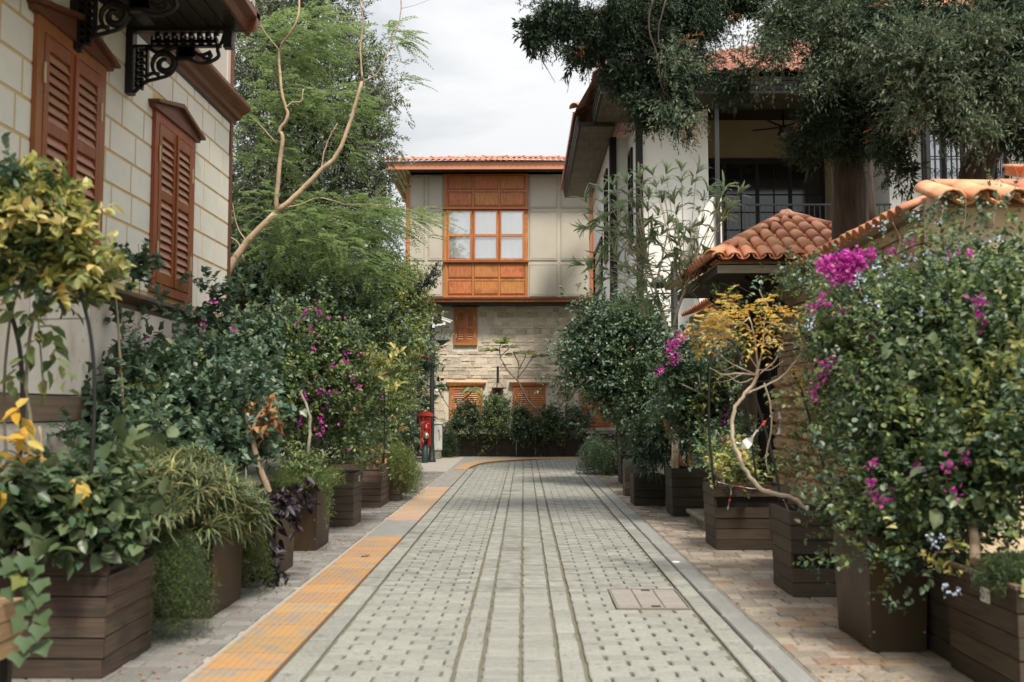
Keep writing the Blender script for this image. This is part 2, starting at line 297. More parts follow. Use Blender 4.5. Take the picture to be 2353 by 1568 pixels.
M_step = mat('worn_step_stone', (.30,.27,.20), (.13,.13,.10), sc=4, rough=.85, bump=.4)
M_manh = mat('paved_cover', (.20,.185,.165), (.26,.235,.215), sc=5, rough=.7, isl=.2, obj=.15)
M_metal = mat('worn_steel_grate', (.16,.145,.12), (.24,.22,.18), sc=12, rough=.6)
M_ground = mat('earth_ground', (.16,.14,.10), (.10,.11,.06), sc=.4, rough=1)
M_bowl = mat('brown_glazed_bowl', (.12,.06,.04), (.16,.09,.06), rough=.5)
M_shade = mat('lamp_shade_enamel', (.045,.055,.05), (.075,.085,.075), rough=.4)
M_tape = mat('white_tape', (.66,.6,.6), (.72,.68,.68), rough=.5)
M_tapered = mat('red_tape', (.55,.06,.04), (.6,.1,.07), rough=.5)
M_sign = mat('white_label_plate', (.55,.53,.45), (.6,.58,.5), rough=.6)
M_blue = mat('blue_print', (.08,.13,.24), (.08,.13,.24), rough=.6)
M_grey = mat('grey_print', (.3,.3,.29), (.3,.3,.29), rough=.6)
M_yellow = mat('yellow_tag', (.7,.6,.03), (.7,.6,.03), rough=.5)
M_glass = bpy.data.materials.new('window_pane_glass'); M_glass.use_nodes = True
_t = M_glass.node_tree; _g = _t.nodes.new('ShaderNodeBsdfGlossy'); _g.inputs['Roughness'].default_value = .02; _g.inputs[0].default_value = (1,1,1,1)
_r = _t.nodes.new('ShaderNodeBsdfTransparent'); _m = _t.nodes.new('ShaderNodeMixShader'); _f = _t.nodes.new('ShaderNodeValue'); _f.outputs[0].default_value = .32
_t.links.new(_f.outputs[0], _m.inputs[0]); _t.links.new(_r.outputs[0], _m.inputs[1]); _t.links.new(_g.outputs[0], _m.inputs[2]); _t.links.new(_m.outputs[0], _t.nodes['Material Output'].inputs[0])

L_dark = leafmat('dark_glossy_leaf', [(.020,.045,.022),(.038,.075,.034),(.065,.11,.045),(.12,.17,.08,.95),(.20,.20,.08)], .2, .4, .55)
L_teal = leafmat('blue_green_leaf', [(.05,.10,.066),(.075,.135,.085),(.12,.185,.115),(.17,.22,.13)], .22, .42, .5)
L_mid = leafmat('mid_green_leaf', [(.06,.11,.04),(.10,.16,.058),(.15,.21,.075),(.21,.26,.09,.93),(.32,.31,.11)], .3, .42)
L_lime = leafmat('yellow_green_leaf', [(0.087,0.122,0.0353),(0.148,0.189,0.0506),(0.246,0.269,0.085),(0.368,0.356,0.126)], .35)
L_conif = leafmat('grey_green_conifer_spray', [(.06,.085,.05),(.12,.155,.09),(.20,.235,.15),(.36,.36,.25)], .2, .6, .3)
L_cyp = leafmat('dark_cypress_spray', [(.016,.030,.020),(.028,.050,.032),(.05,.078,.050),(.09,.115,.07)], .10, .7, .15)
L_cypl = leafmat('lit_cypress_spray', [(.06,.10,.065),(.10,.145,.095),(.15,.19,.125),(.22,.235,.14)], .2, .75, .1)  # cypress spray paled for camera-facing clumps, daylight put into the leaf colour
L_jac = leafmat('feathery_green_frond', [(.10,.17,.06),(.16,.235,.09),(.25,.33,.14)], .45, .5, .3)
L_sedge = leafmat('sedge_blade', [(0.0704,0.109,0.0446),(0.126,0.164,0.0741),(0.194,0.227,0.104),(0.356,0.305,0.137)], .3, .5)
L_fern = leafmat('fine_fern_needle', [(0.0602,0.0988,0.027),(0.107,0.152,0.0411),(0.166,0.21,0.0614)], .35)
L_fernd = leafmat('dark_fern_needle', [(0.0266,0.0505,0.0218),(0.0459,0.0758,0.0304),(0.0715,0.101,0.0416)], .3)
L_purple = leafmat('purple_leaf', [(.012,.008,.014),(.02,.013,.02),(.035,.022,.032)], .08)
L_yel = leafmat('autumn_yellow_leaf', [(.50,.30,.03),(.58,.37,.07),(.62,.44,.12),(.42,.36,.06)], .35)
L_yelg = leafmat('fading_yellow_green_leaf', [(.17,.22,.06),(.34,.36,.09),(.52,.50,.17),(.60,.54,.26),(.62,.46,.16)], .4)
L_ole = leafmat('oleander_leaf', [(.12,.19,.10),(.19,.27,.15),(.27,.35,.20),(.34,.38,.20)], .35)
L_ivy = leafmat('ivy_leaf', [(0.043,0.0817,0.0405),(0.0711,0.123,0.0582),(0.126,0.178,0.0877)], .25, .4, .5)
L_big = leafmat('broad_green_leaf', [(0.0666,0.105,0.0501),(0.108,0.152,0.0695),(0.179,0.224,0.113)], .3, .4, .5)
F_pink = leafmat('magenta_bract', [(.42,.03,.28),(.55,.06,.38),(.65,.14,.46)], .3)
F_mag = leafmat('deep_magenta_bract', [(.28,.015,.18),(.42,.04,.28),(.5,.1,.34)], .3)
F_blue = leafmat('pale_blue_petal', [(.38,.46,.66),(.5,.58,.74),(.6,.66,.78)], .3)
F_red = leafmat('red_petal', [(.5,.02,.02),(.6,.05,.03)], .2)
L_brown = leafmat('dry_brown_leaf', [(.28,.13,.05),(.4,.22,.1)], .2)
# ---------------------------------------------------------------- shared piece meshes
_u = {}
def unit(mt, kind='box'):
    k = (mt.name, kind)
    if k not in _u:
        m = MB()
        if kind == 'box': m.box((-.5,-.5,-.5), (.5,.5,.5))
        elif kind == 'worn':                                    # a box with its top edges worn off
            for z, s in ((-.5,.5),(.3,.5),(.5,.46)): m.v += [(-s,-s,z),(s,-s,z),(s,s,z),(-s,s,z)]
            m.f = [(3,2,1,0),(8,9,10,11)]+[(a+i,a+(i+1)%4,a+4+(i+1)%4,a+4+i) for a in (0,4) for i in range(4)]; m.sm = [False]*len(m.f)
        elif kind.startswith('rock'):
            r_ = random.Random(int(kind[4:])); n = 4
            for i in range(n+1):
                for j in range(n+1):
                    a, b = i/n-.5, j/n-.5; e = max(abs(a), abs(b))*2
                    m.v.append((-.5+(.35 if e > .99 else r_.uniform(-.22,.10)), a*(1 if e > .99 else .9)+r_.uniform(-.05,.05), b+r_.uniform(-.06,.06)))
            m.f = [(i*5+j, (i+1)*5+j, (i+1)*5+j+1, i*5+j+1) for i in range(4) for j in range(4)]; m.sm = [False]*16
            ring = [i for i in range(5)]+[i*5+4 for i in range(1,5)]+[20+i for i in range(3,-1,-1)]+[i*5 for i in range(3,0,-1)]
            b = len(m.v); m.v += [(.5, m.v[i][1], m.v[i][2]) for i in ring]; k_ = len(ring)
            for i in range(k_): m.f.append((ring[i], ring[(i+1)%k_], b+(i+1)%k_, b+i)); m.sm.append(False)
        _u[k] = m.mesh(kind+'_'+mt.name, mt)
    return _u[k]
def piece(name, mt, parent, lo, hi, rot=(0,0,0), kind='box', label=None):
    lo, hi = Vector(lo), Vector(hi)
    return wlink(name, unit(mt, kind), parent, (lo+hi)/2, rot, hi-lo, label)
def tile_mesh(mt, r0=.085, r1=.07, L=.40, th=.012, up=1, n=6):
    m = MB(); 
    for y, r in ((0, r0), (L, r1)):
        for rr in (r, r-th):
            for j in range(n+1): a = math.pi*j/n; m.v.append((rr*math.cos(a), y, rr*math.sin(a)*up*.85))
    k = n+1
    for j in range(n): m.f += [(j, j+1, 2*k+j+1, 2*k+j), (k+j, 3*k+j, 3*k+j+1, k+j+1), (j, k+j, k+j+1, j+1), (2*k+j, 2*k+j+1, 3*k+j+1, 3*k+j)]
    m.f += [(0, 2*k, 3*k, k), (n, k+n, 3*k+n, 2*k+n)]; m.sm = [True]*len(m.f)
    return m.mesh('barrel_tile', mt)
def frame_rot(d, n):                            # local Y along d, local Z along n
    d = Vector(d).normalized(); n = Vector(n); n = (n-d*n.dot(d)).normalized(); x = d.cross(n)
    return Matrix((x, d, n)).transposed().to_euler()
def wave_roof(mb, A, e, width, u, n, hipL, hipR, maxlen, pitch=.2, r=.06, row=.36):
    A, e, u, n = Vector(A), Vector(e).normalized(), Vector(u).normalized(), Vector(n).normalized()
    prof = [(-.5,0),(-.34,.15),(-.2,.75),(0,1),(.2,.75),(.34,.15),(.5,0)]
    for k in range(int(width/pitch)):
        x = (k+.5)*pitch; L = min(maxlen, x*hipL if hipL else 99, (width-x)*hipR if hipR else 99); j = 0; jx = random.uniform(-.008,.008)
        while j*row < L-.02:
            y0, y1 = j*row, min(L, (j+1)*row+.03); vs = []
            for y, h in ((y0, .028), (y1, .0)):
                for a, b in prof: vs.append(A+e*(x+a*pitch+jx)+u*y+n*(b*r+h))
            for a, b in prof: vs.append(A+e*(x+a*pitch+jx)+u*y0+n*(b*r-.004))
            mb.add(vs, [(i,i+1,i+8,i+7) for i in range(6)]+[(i+14,i+15,i+1,i) for i in range(6)], True); j += 1
    return mb

# ---------------------------------------------------------------- the ground
def struct(o, label=None): o['kind'] = 'structure'; return o
MB().add([(-600,-600,-.16),(600,-600,-.16),(600,600,-.16),(-600,600,-.16)], [(0,1,2,3)]).build('ground', M_ground, kind='structure')
road = MB().box((-2.2,-4,-.12), (9,31.6,-.022)).build('road', M_joint, kind='structure')
def poly_left(x): return x
# pavers: the 300 that show largest as objects, the rest joined
pav = []
def rows(y0, y1, dy): 
    y = y0
    while y < y1: yield y; y += dy
def edge_left(y):                               # left edge of the carriageway, bending away at the end
    if y < 24.2: return -1.41
    if y < 31.2: t = (y-24.2)/7; return -1.41+3.4*t**2.6
    return 2
def edge_right(y):
    if y < 24.4: return 1.61
    t = min(1, (y-24.4)/1.6); return 1.61+7*t**2.5
cover = (gr(1400,1353), gr(1600,1353), gr(1425,1397), gr(1625,1397))
cx0, cx1, cy0, cy1 = .70, 1.262, 7.64, 8.47
def in_cover(x0, x1, y0, y1): return x1 > cx0+.002 and x0 < cx1 and y1 > cy0+.02 and y0 < cy1-.02
i = 0
for y in rows(4.6, 31.3, .125):
    i += 1; off = .125 if i % 2 else 0
    for a, b in ((-1.225,-.405), (.365,1.265 if y < 24.6 else 8.5)):
        x = a-(off if off else 0)
        while x < b-.03:
            x0, x1 = max(x, a), min(x+.25, b)
            if y+.12 > cy0+.02 and y < cy1-.02 and x0 < cx0 < x1: x1 = cx0+.001
            if x1-x0 > .05 and x0 > edge_left(y)-.1 and x1 < edge_right(y)+.1 and not in_cover(x0, x1, y, y+.12): pav.append((x0+.006+random.uniform(0,.007), x1-.006-random.uniform(0,.007), y+.002, y+.121))
            x += .25
for y in rows(4.6, 31.3, .25):
    for a, b in ((-.394,-.258), (.211,.347)): 
        if a > edge_left(y): pav.append((a+.008*random.random(), b-.008*random.random(), y+.002, y+.246))
for y in rows(4.6, 31.3, .083):
    for a, b in ((-.242,-.030), (-.012,.195)): 
        if a > edge_left(y): pav.append((a+.010*random.random(), b-.010*random.random(), y+.001, y+.081))
for y in rows(4.6, 25, .40):
    pav.append((-1.405,-1.245,y+.002,y+.395))
    pav.append((1.285,1.425,y+.002,y+.395))
vis = [p for p in pav if p[3] > 5.25 and abs(p[0]) < p[2]*.55]
vis.sort(key=lambda p: p[2]); near = set(map(id, vis[:300]))
far = MB()
for p in pav:
    z = random.uniform(-.003,.002)
    if id(p) in near: piece('paver', M_paver, road, (p[0],p[2],-.03), (p[1],p[3],z), (random.uniform(-.008,.008),random.uniform(-.008,.008),0), 'worn')
    else: far.box((p[0],p[2],-.03), (p[1],p[3],z))
far.build('paver_field', M_paver, road, kind='stuff')
moss = []
for xj in (-.40,-.25,-.02,.203,.355,-1.235,1.275,-1.415):
    for y in rows(5, 28, .05):
        if random.random() < .10 and math.sin(y*1.3+xj*9) > .1: moss.append((xj+random.gauss(0,.008), y+random.random()*.05, -.016))
for p in vis[:900]:
    if random.random() < .05: moss.append((p[0]-.008+random.gauss(0,.004), (p[2]+p[3])/2, -.016))
moss = np.array([m for m in moss for _ in range(3)]); moss += rng.normal(size=moss.shape)*[.006,.02,0]
leafobj('moss_tuft', L_dark, road, [(moss, rdir(len(moss))*[1,1,.2]+[0,0,.7], rdir(len(moss)), .014, .008, 'diamond')])
# covers and drain in the road
mc = thing('utility_cover', 'rectangular paved utility cover sunk in the grey road at right', 'utility cover', (1.0,7.93,0))
MB().box((cx0,cy0,-.02), (cx1,cy1,-.012)).build('cover_plate', M_metal, mc)
for a, b in (((cx0,cy0),(cx0+.012,cy1)), ((cx1-.012,cy0),(cx1,cy1)), ((cx0+.012,cy0),(cx1-.012,cy0+.02)), ((cx0+.012,cy1-.02),(cx1-.012,cy1))): piece('frame_bar', M_metal, mc, (a[0],a[1],-.012), (b[0],b[1],.004))
for k in range(3):
    for j in range(7): piece('inlay_paver', M_manh, mc, (cx0+.018+k*.178,cy0+.024+j*.112,-.012), (cx0+.188+k*.178,cy0+.132+j*.112,.001), kind='worn')
for yy in (cy0+.06, cy1-.1): piece('lifting_slot', M_black, mc, (.97,yy,-.01), (1.04,yy+.05,.004))
g0, g1 = gr(1157,1087), gr(1258,1084)
dr = thing('drain_grate', 'narrow steel drain grate across the road before the bend', 'drain', (0,g0.y,0))
for q in (0, .62): MB().box((g0.x,g0.y+q,-.01), (g1.x,g0.y+q+.04,.006)).build('frame_bar', M_metal, dr)
for k in range(24): x = g0.x+(g1.x-g0.x)*k/23; piece('grate_bar', M_metal, dr, (x-.016,g0.y+.04,-.01), (x+.016,g0.y+.62,.005))

# right: dark flush kerb band and its bend
band = MB(); 
for k in range(20): piece('kerb_slab', M_band, road, (1.445,4.4+k*1.0,-.06), (1.615,5.396+k*1.0,.004), kind='worn')
def curved(path_in, path_out, z0, z1, nm, mt, parent=None, kind='structure'):
    m = MB(); n = len(path_in); vs = []
    for a, b in zip(path_in, path_out): vs += [(a[0],a[1],z0),(a[0],a[1],z1),(b[0],b[1],z1),(b[0],b[1],z0)]
    fs = []
    for i in range(n-1):
        o = i*4
        for j in range(4): fs.append((o+j, o+4+j, o+4+(j+1)%4, o+(j+1)%4))
    fs += [(0,1,2,3), (4*n-1,4*n-2,4*n-3,4*n-4)]
    return m.add(vs, fs).build(nm, mt, parent, kind=kind)
pi_, po_ = [], []
for k in range(13):
    a = math.pi/2*k/12; pi_.append((1.445+1.6*(1-math.cos(a))+0, 24.42+1.25*math.sin(a))); po_.append((1.615+1.43*(1-math.cos(a)), 24.42+1.08*math.sin(a)))
curved(pi_+[(8,25.67)], po_+[(8,25.50)], -.06, .004, 'kerb_bend', M_band, road, None)

# sidewalks
def sidewalk(name, x0, x1, y0, y1, mt, wmin, wmax, dy, zb, inside=lambda x, y: True, xcut=None, mt2=None, vis_side=1):
    s = MB().add([(x0,-4,.0),(x1,-4,.0),(x1,y1,.0),(x0,y1,.0),(x0,-4,-.1),(x1,-4,-.1),(x1,y1,-.1),(x0,y1,-.1)], [(0,1,2,3),(4,5,1,0),(5,6,2,1),(6,7,3,2),(7,4,0,3)]).build(name, M_grout, kind='structure')
    return s
def lay(parent, cells, mt, mt2, n_obj=300):
    cells.sort(key=lambda c: c[2]); rest = MB(); k = 0
    for c in cells:
        z = random.uniform(.008,.014)
        if c[3] > 5.3 and k < n_obj and abs(c[0]) < c[2]*.54: piece('paver', mt2 if random.random() < (.30 if c[2] < 7.6 else .05) and mt2 else mt, parent, (c[0],c[2],-.02), (c[1],c[3],z), kind='worn'); k += 1
        else: rest.box((c[0],c[2],-.02), (c[1],c[3],z))
    rest.build('paver_field', mt, parent, kind='stuff')
def cells(x0, x1, y0, y1, w0, w1, dy, ok):
    o = []
    for y in rows(y0, y1, dy):
        x = x0-random.random()*w0
        while x < x1-.02:
            w = random.uniform(w0, w1); a, b = max(x, x0), min(x+w, x1)
            if b-a > .04 and ok((a+b)/2, y+dy/2): o.append((a+.004, b-.004, y+.004, y+dy-.004))
            x += w
    return o
swl = sidewalk('sidewalk_beside_townhouse', -4.6, -1.865, -4, 31.9, M_sideL, 0,0,0,0)
lay(swl, cells(-2.9, -1.895, 4.6, 24, .17, .30, .14, lambda x, y: True), M_sideL, None)
swr = sidewalk('sidewalk_beside_garden_wall', 1.62, 4.2, -4, 24.3, M_sideR, 0,0,0,0)
lay(swr, cells(1.625, 3.4, 4.6, 24.2, .18, .34, .17, lambda x, y: True), M_sideR, M_sideR2)
# rounded end of the right sidewalk
m = MB(); pts = [(4.2,24.3),(1.62,24.3)]+[(1.615+1.43*(1-math.cos(a)), 24.42+1.06*math.sin(a)) for a in [math.pi/2*k/8 for k in range(9)]]+[(4.2,25.48)]
m.prism([(p[0],p[1],-.1) for p in pts[::-1]], (0,0,.112)).build('sidewalk_corner', M_sideR, swr)
# far left apron between sidewalk and bend, then yellow curved strip
def cpt(x, y): q = gr(1600*.5745+x/2.614*.5745, 1750*.5745+y/2.614*.5745); return (q.x, q.y)
outer = [cpt(*p) for p in ((560,337),(620,300),(700,270),(780,250),(880,236),(1050,224),(1300,213),(1600,207),(1975,204))]
inner = [cpt(*p) for p in ((700,341),(730,315),(790,290),(840,275),(900,263),(1050,247),(1300,234),(1600,226),(1975,221))]
m = MB(); pl = [(-1.88,24)]+[(-1.88,19.6),(-1.425,19.6),(-1.425,inner[0][1])]+inner+[(9,inner[-1][1]),(9,31.9),(-1.88,31.9)]
m.prism([(p[0],p[1],-.1) for p in pl[::1]], (0,0,.104)).build('sidewalk_bend', M_sideL, swl)
curved([(a,b) for a,b in inner], outer, -.05, .013, 'tactile_bend', M_tact, None)
# the straight tactile strips
def tactile(y0, y1, mt, first):
    st = MB().box((-1.86,y0,-.05), (-1.425,y1,.004)).build('tactile_strip', mt, kind='structure')
    tm = MB(); tm.box((-.215,-.198,0), (.215,.198,.006))
    for k in range(9): tm.box((-.205+k*.047,-.185,.006), (-.187+k*.047,.185,.0085))
    me = tm.mesh('tactile_tile', mt); n = int((y1-y0)/.4)
    for k in range(n): wlink('tactile_tile', me, st, (-1.642, y0+.2+k*(y1-y0)/n, .004), (0,0,random.uniform(-.004,.004)), (1, (y1-y0)/n/.402, 1))
    return st
tactile(4.2, 11.8, M_tact, 1)
MB().box((-1.86,11.81,-.05), (-1.425,13.5,.008)).build('sidewalk_infill_slab', M_band, kind='structure')
tactile(13.51, 19.4, M_tact2, 0)
# litter
for (x, y, lab) in ((830,1283,'small brown leaf lying on the yellow tactile strip'), (1352,1175,None)):
    if lab:
        p = gr(x, y); lf = thing('fallen_leaf', lab, 'leaf', (p.x,p.y,.02)); leafobj('blade', L_brown, lf, [(np.array([[p.x,p.y,.022]]), np.array([[.9,.8,.05]]), np.array([[0,0,1.]]), .11, .07, 'leaf')], None)
p = gr(1553,1293); mm = MB().lathe((p.x,p.y,.004), [(0,.007),(.036,.007),(.042,.001)], 14).build('paper_disc', M_whitep, None, 'white round sticker stuck on the dark kerb band', 'sticker')
pl_ = []
for k in range(620):
    y = 5.3+18*random.random()**1.6; x = random.choice([-1.92-abs(random.gauss(0,.2)), 2.15-abs(random.gauss(0,.25)), random.uniform(1.65,2.1), random.uniform(-1.4,1.6) if k % 3 == 0 else -2.1]); pl_.append((x, y, .02))
pl_ = np.array(pl_); leafobj('leaf_litter', L_brown, None, [(pl_, rdir(len(pl_))*[1,1,.15], np.tile([0,0,1.], (len(pl_),1))+rdir(len(pl_))*.3, .018+.03*rng.random(len(pl_)), .018, 'diamond')])

# ---------------------------------------------------------------- the left townhouse
WX = -3.70; WY1 = 12.26; WY0 = 3.0; ZS = 2.55; ZC = 5.14
th = thing('townhouse', 'pale block townhouse with brown shutters, cornice and overhanging bay at left', 'house', (-6,8,0))
MB().box((-9,WY0-6,0), (WX-.03,WY1,ZS)).build('base_wall', M_cladband, th)
MB().box((-9,WY0-6,ZS), (WX,WY1,ZC+.1)).build('wall', M_mortar, th)
MB().box((-9,9.1,ZC+.1), (WX,WY1,9.5)).build('upper_wall', M_side, th)
for y in (9.6,10.5,11.4,12.1): piece('cover_strip', M_side, th, (WX,y,5.4), (WX+.015,y+.03,9))
piece('corner_board', M_dkbrown, th, (WX-.1,WY1,0), (WX+.02,WY1+.09,9.4))
shut = [(7.28,8.50,2.66,4.48), (9.68,10.87,2.66,4.48)]
c = 0
for r_ in range(9):
    z0 = ZS+.10+r_*.292; z1 = min(z0+.292-.03, ZC-.02); y = 4.6-(.27 if r_ % 2 else 0)
    while y < WY1:
        w = random.choice((.52,.58,.46)); a, b = y+.015, min(y+w-.015, WY1-.005)
        cuts = [(a,b)]
        for s in shut:
            n_ = []
            for a_, b_ in cuts:
                if z1 < s[2] or z0 > s[3]+.1 or b_ < s[0] or a_ > s[1]: n_.append((a_,b_)); continue
                if a_ < s[0]-.05: n_.append((a_, s[0]))
                if b_ > s[1]+.05: n_.append((s[1], b_))
            cuts = n_
        for a_, b_ in cuts:
            if b_-a_ > .03: piece('stone_block', M_block, th, (WX-.05,a_,z0), (WX+.006,b_,z1)); c += 1
        y += w
# string course, cladding slabs, band
MB().prism([(WX-.02,WY0,ZS-.06),(WX+.10,WY0,ZS-.01),(WX+.10,WY0,ZS+.02),(WX-.02,WY0,ZS+.07)], (0,WY1-WY0,0)).build('string_course', M_edge, th)
for k, (z0, z1) in enumerate(((.02,.52),(.53,1.40),(1.62,2.43))):
    y = 4.2+(k%2)*.4
    while y < WY1-.05: b = min(y+1.05, WY1); piece('cladding_slab', M_clad, th, (WX-.08,y+.006,z0), (WX+.012,b-.006,z1)); y += 1.05
piece('wall_band', M_cladband, th, (WX-.05,4,1.41), (WX+.03,WY1,1.61))
# cornice of the lower floor beyond the bay: stepped profile
cp = [(0,-.02),(.02,-.02),(.035,.03),(.08,.045),(.10,.09),(.19,.15),(.21,.18),(.21,.22),(0,.26)]
MB().prism([(WX+a,9.12,ZC+b) for a, b in cp], (0,WY1+.2-9.12,0)).build('cornice', M_dkbrown, th)
piece('cornice_underline', M_black, th, (WX,9.14,ZC-.055), (WX+.018,WY1,ZC-.022))
# the bay
BX = -2.66; BY0, BY1 = 2.0, 9.08; ZB = 5.10
MB().box((WX,BY0,ZB), (BX,BY1,9.3)).build('bay_wall', M_side, th)
MB().box((WX,BY0,ZB-.05), (BX+.02,BY1+.02,ZB+.05)).build('bay_soffit', M_black, th)
for k in range(7): piece('soffit_board', M_black, th, (WX+.02+k*.153,BY0,ZB-.062), (WX+.16+k*.153,BY1,ZB-.05))
MB().prism([(BX+.02,BY0,ZB-.06),(BX+.06,BY0,ZB-.05),(BX+.08,BY0,ZB+.03),(BX+.15,BY0,ZB+.08),(BX+.15,BY0,ZB+.14),(BX+.02,BY0,ZB+.18)], (0,BY1+.14-BY0,0)).build('bay_moulding', M_dkbrown, th)
MB().prism([(WX,BY1+.02,ZB-.06),(WX,BY1+.06,ZB-.05),(WX,BY1+.08,ZB+.03),(WX,BY1+.15,ZB+.08),(WX,BY1+.15,ZB+.14),(WX,BY1+.02,ZB+.18)], (BX+.15-WX,0,0)).build('bay_end_moulding', M_dkbrown, th)
piece('bay_corner_drop', M_black, th, (BX-.12,BY1-.12,ZB-.26), (BX-.04,BY1-.04,ZB-.05))
# shutters
def shutter(par, y0, y1, z0, z1, mid, sl=.083):
    X = WX; yc = (y0+y1)/2
    s = MB().box((X,y0,z0), (X+.045,y0+.10,z1)).box((X,y1-.10,z0), (X+.045,y1,z1)).box((X,y0+.10,z0), (X+.045,y1-.10,z0+.09)).box((X,y0+.10,z1-.10), (X+.045,y1-.10,z1)).build('shutter_window', M_wood, par)
    MB().box((X-.02,y0+.1,z0+.09), (X+.004,y1-.1,z1-.1)).build('backing', M_black, s)
    MB().prism([(X,y0-.08,z1),(X,y1+.08,z1),(X,y1+.10,z1+.04),(X,yc,z1+.19),(X,y0-.10,z1+.04)], (.07,0,0)).prism([(X,y0-.12,z1+.04),(X,yc,z1+.19),(X,y1+.12,z1+.04),(X,y1+.12,z1+.07),(X,yc,z1+.235),(X,y0-.12,z1+.07)], (.12,0,0)).build('pediment', M_dkbrown, s)
    lf = MB()
    for a, b in ((y0+.105,yc-.004), (yc+.004,y1-.105)):
        for p, q in (((a,z0+.10),(a+.075,z1-.11)), ((b-.075,z0+.10),(b,z1-.11))): lf.box((X+.004,p[0],p[1]), (X+.05,q[0],q[1]))
        for p, q in ((z0+.10,z0+.21),(mid,mid+.09),(z1-.22,z1-.11)): lf.box((X+.004,a+.075,p), (X+.048,b-.075,q))
        for p, q in ((z0+.21,mid),(mid+.09,z1-.22)):
            n = round((q-p)/sl)
            for k in range(n):
                z = p+(k+.5)*(q-p)/n; wlink('slat', unit(M_slat), s, (X+.026,(a+b)/2,z), (0,1.12,0), (.094,b-a-.154,.010))
    lf.build('leaf_frame', M_wood, s); piece('centre_bead', M_wood, s, (X+.05,yc-.022,z0+.10), (X+.07,yc+.022,z1-.11))
    for yy in (y0+.1, y1-.1):
        for zz in (z0+.35, z1-.5): piece('hinge', M_brass, s, (X+.05,yy-.012,zz), (X+.062,yy+.012,zz+.16))
for a, b, z0, z1 in shut: shutter(th, a, b, z0, z1, 3.62)
# brackets: cut-out plates under the bay
def bracket(Y):
    m = MB(); t = .05; x0 = WX+.03; z1 = ZB-.06; z0 = z1-.60; x1 = x0+.88
    m.box((x0-.02,Y-t,z0-.02), (x0+.045,Y+t,z1)); m.box((x0+.045,Y-t*.8,z1-.03), (x1,Y+t*.8,z1))
    b = m.build('bracket', M_black, th); f = MB()
    def bar(xa, za, xb, zb, w=.011): f.box((min(xa,xb)-w,Y-.022,min(za,zb)-w), (max(xa,xb)+w,Y+.022,max(za,zb)+w))
    k = x0+.20
    for q in range(8):                                      # key pattern along the top
        a = x0+.21+q*.078; bar(a, z1-.12, a+.039, z1-.12); bar(a+.039, z1-.12, a+.039, z1-.05); bar(a+.039, z1-.05, a+.062, z1-.05); bar(a, z1-.085, a, z1-.155, .010); bar(a+.055, z1-.10, a+.055, z1-.155, .009)
    bar(x0+.05, z1-.165, x0+.84, z1-.165, .012)
    for q in range(6):                                      # and down the wall side
        a = z1-.20-q*.062; bar(x0+.07, a, x0+.07, a-.031); bar(x0+.07, a-.031, x0+.12, a-.031); bar(x0+.12, a-.031, x0+.12, a-.055); bar(x0+.155, a, x0+.10, a, .009)
    bar(x0+.165, z1-.17, x0+.165, z0+.13, .012)
    f.build('key_pattern', M_black, b)
    s = MB(); sp = [(x0+.33+(.035+.095*u)*math.cos(1.2+u*9.4), Y, z1-.33+(.035+.095*u)*math.sin(1.2+u*9.4)) for u in [q/36 for q in range(37)]]
    s.tube(sp, [.014+.02*math.sin(q/36*math.pi) for q in range(37)], 6)
    for line in ([(.44,-.24),(.50,-.20),(.58,-.215),(.66,-.25),(.72,-.235),(.76,-.215)], [(.46,-.27),(.56,-.29),(.66,-.325),(.76,-.31),(.83,-.26),(.82,-.19),(.86,-.12),(.88,-.05)], [(.45,-.33),(.38,-.43),(.27,-.47),(.16,-.50),(.09,-.56),(.05,-.60)], [(.17,-.17),(.25,-.22),(.36,-.19),(.5,-.17),(.60,-.22)], [(.66,-.25),(.70,-.28),(.74,-.28),(.76,-.25),(.73,-.24)], [(.17,-.44),(.22,-.42),(.28,-.43)]):
        s.tube(smooth_path([(x0+a, Y, z1+b2) for a, b2 in line], 5), .018, 6)
    for q in (0,1): s.box((x0+.46-q*.02,Y-.024,z1-.27-q*.03), (x0+.60,Y+.024,z1-.18))
    s.build('scroll', M_black, b)
bracket(9.03); bracket(7.9); bracket(6.8)
# ---------------------------------------------------------------- the far house across the bend
YF = 32.4
def pr(x0, y0, x1, y1, Y, d, out=0):            # box of depth d whose front shows at the photo's x0..x1, y0..y1
    a, b = at(x0, y1, Y), at(x1, y0, Y); a2, b2 = at(x0, y0, Y), at(x1, y1, Y)
    return ((a.x+a2.x)/2, Y-out, (a.z+b2.z)/2), ((b.x+b2.x)/2, Y+d, (b.z+a2.z)/2)
def q3(x, y): return ((1450+x/1.96)*.5745, (500+y/1.96)*.5745)
def f3(x0, y0, x1, y1, Y, d, out=0): a, b = q3(x0, y0), q3(x1, y1); return pr(a[0], a[1], b[0], b[1], Y, d, out)
def f4(x0, y0, x1, y1, Y, d, out=0): return pr((1550+x0/1.96)*.5745, (1150+y0/1.96)*.5745, (1550+x1/1.96)*.5745, (1150+y1/1.96)*.5745, Y, d, out)
fh = thing('bay_fronted_house', 'stone house with jettied greige upper floor, orange-brown oriel and shutters', 'house', (-.8,36,0))
ul, ur = at(934,500,YF).x, at(1363,500,YF).x; zt, zl = at(1150,398,YF).z, at(1150,686,YF).z
MB().box((ul,YF,zl), (ur,YF+7,zt)).build('upper_wall', M_panel, fh)
SY = 33.0; sl, sr = -5.6, 4.6
MB().box((sl,SY,0), (sr,SY+6.5,zl-.04)).build('stone_wall', M_stmort, fh)
MB().box((ul-.04,YF-.12,zl-.13), (ur+.04,YF+.62,zl-.03)).build('ledge', M_wood2, fh)
MB().box((ul-.08,YF-.18,zl-.03), (ur+.08,YF+.5,zl+.015)).build('ledge_top', M_dkbrown, fh)
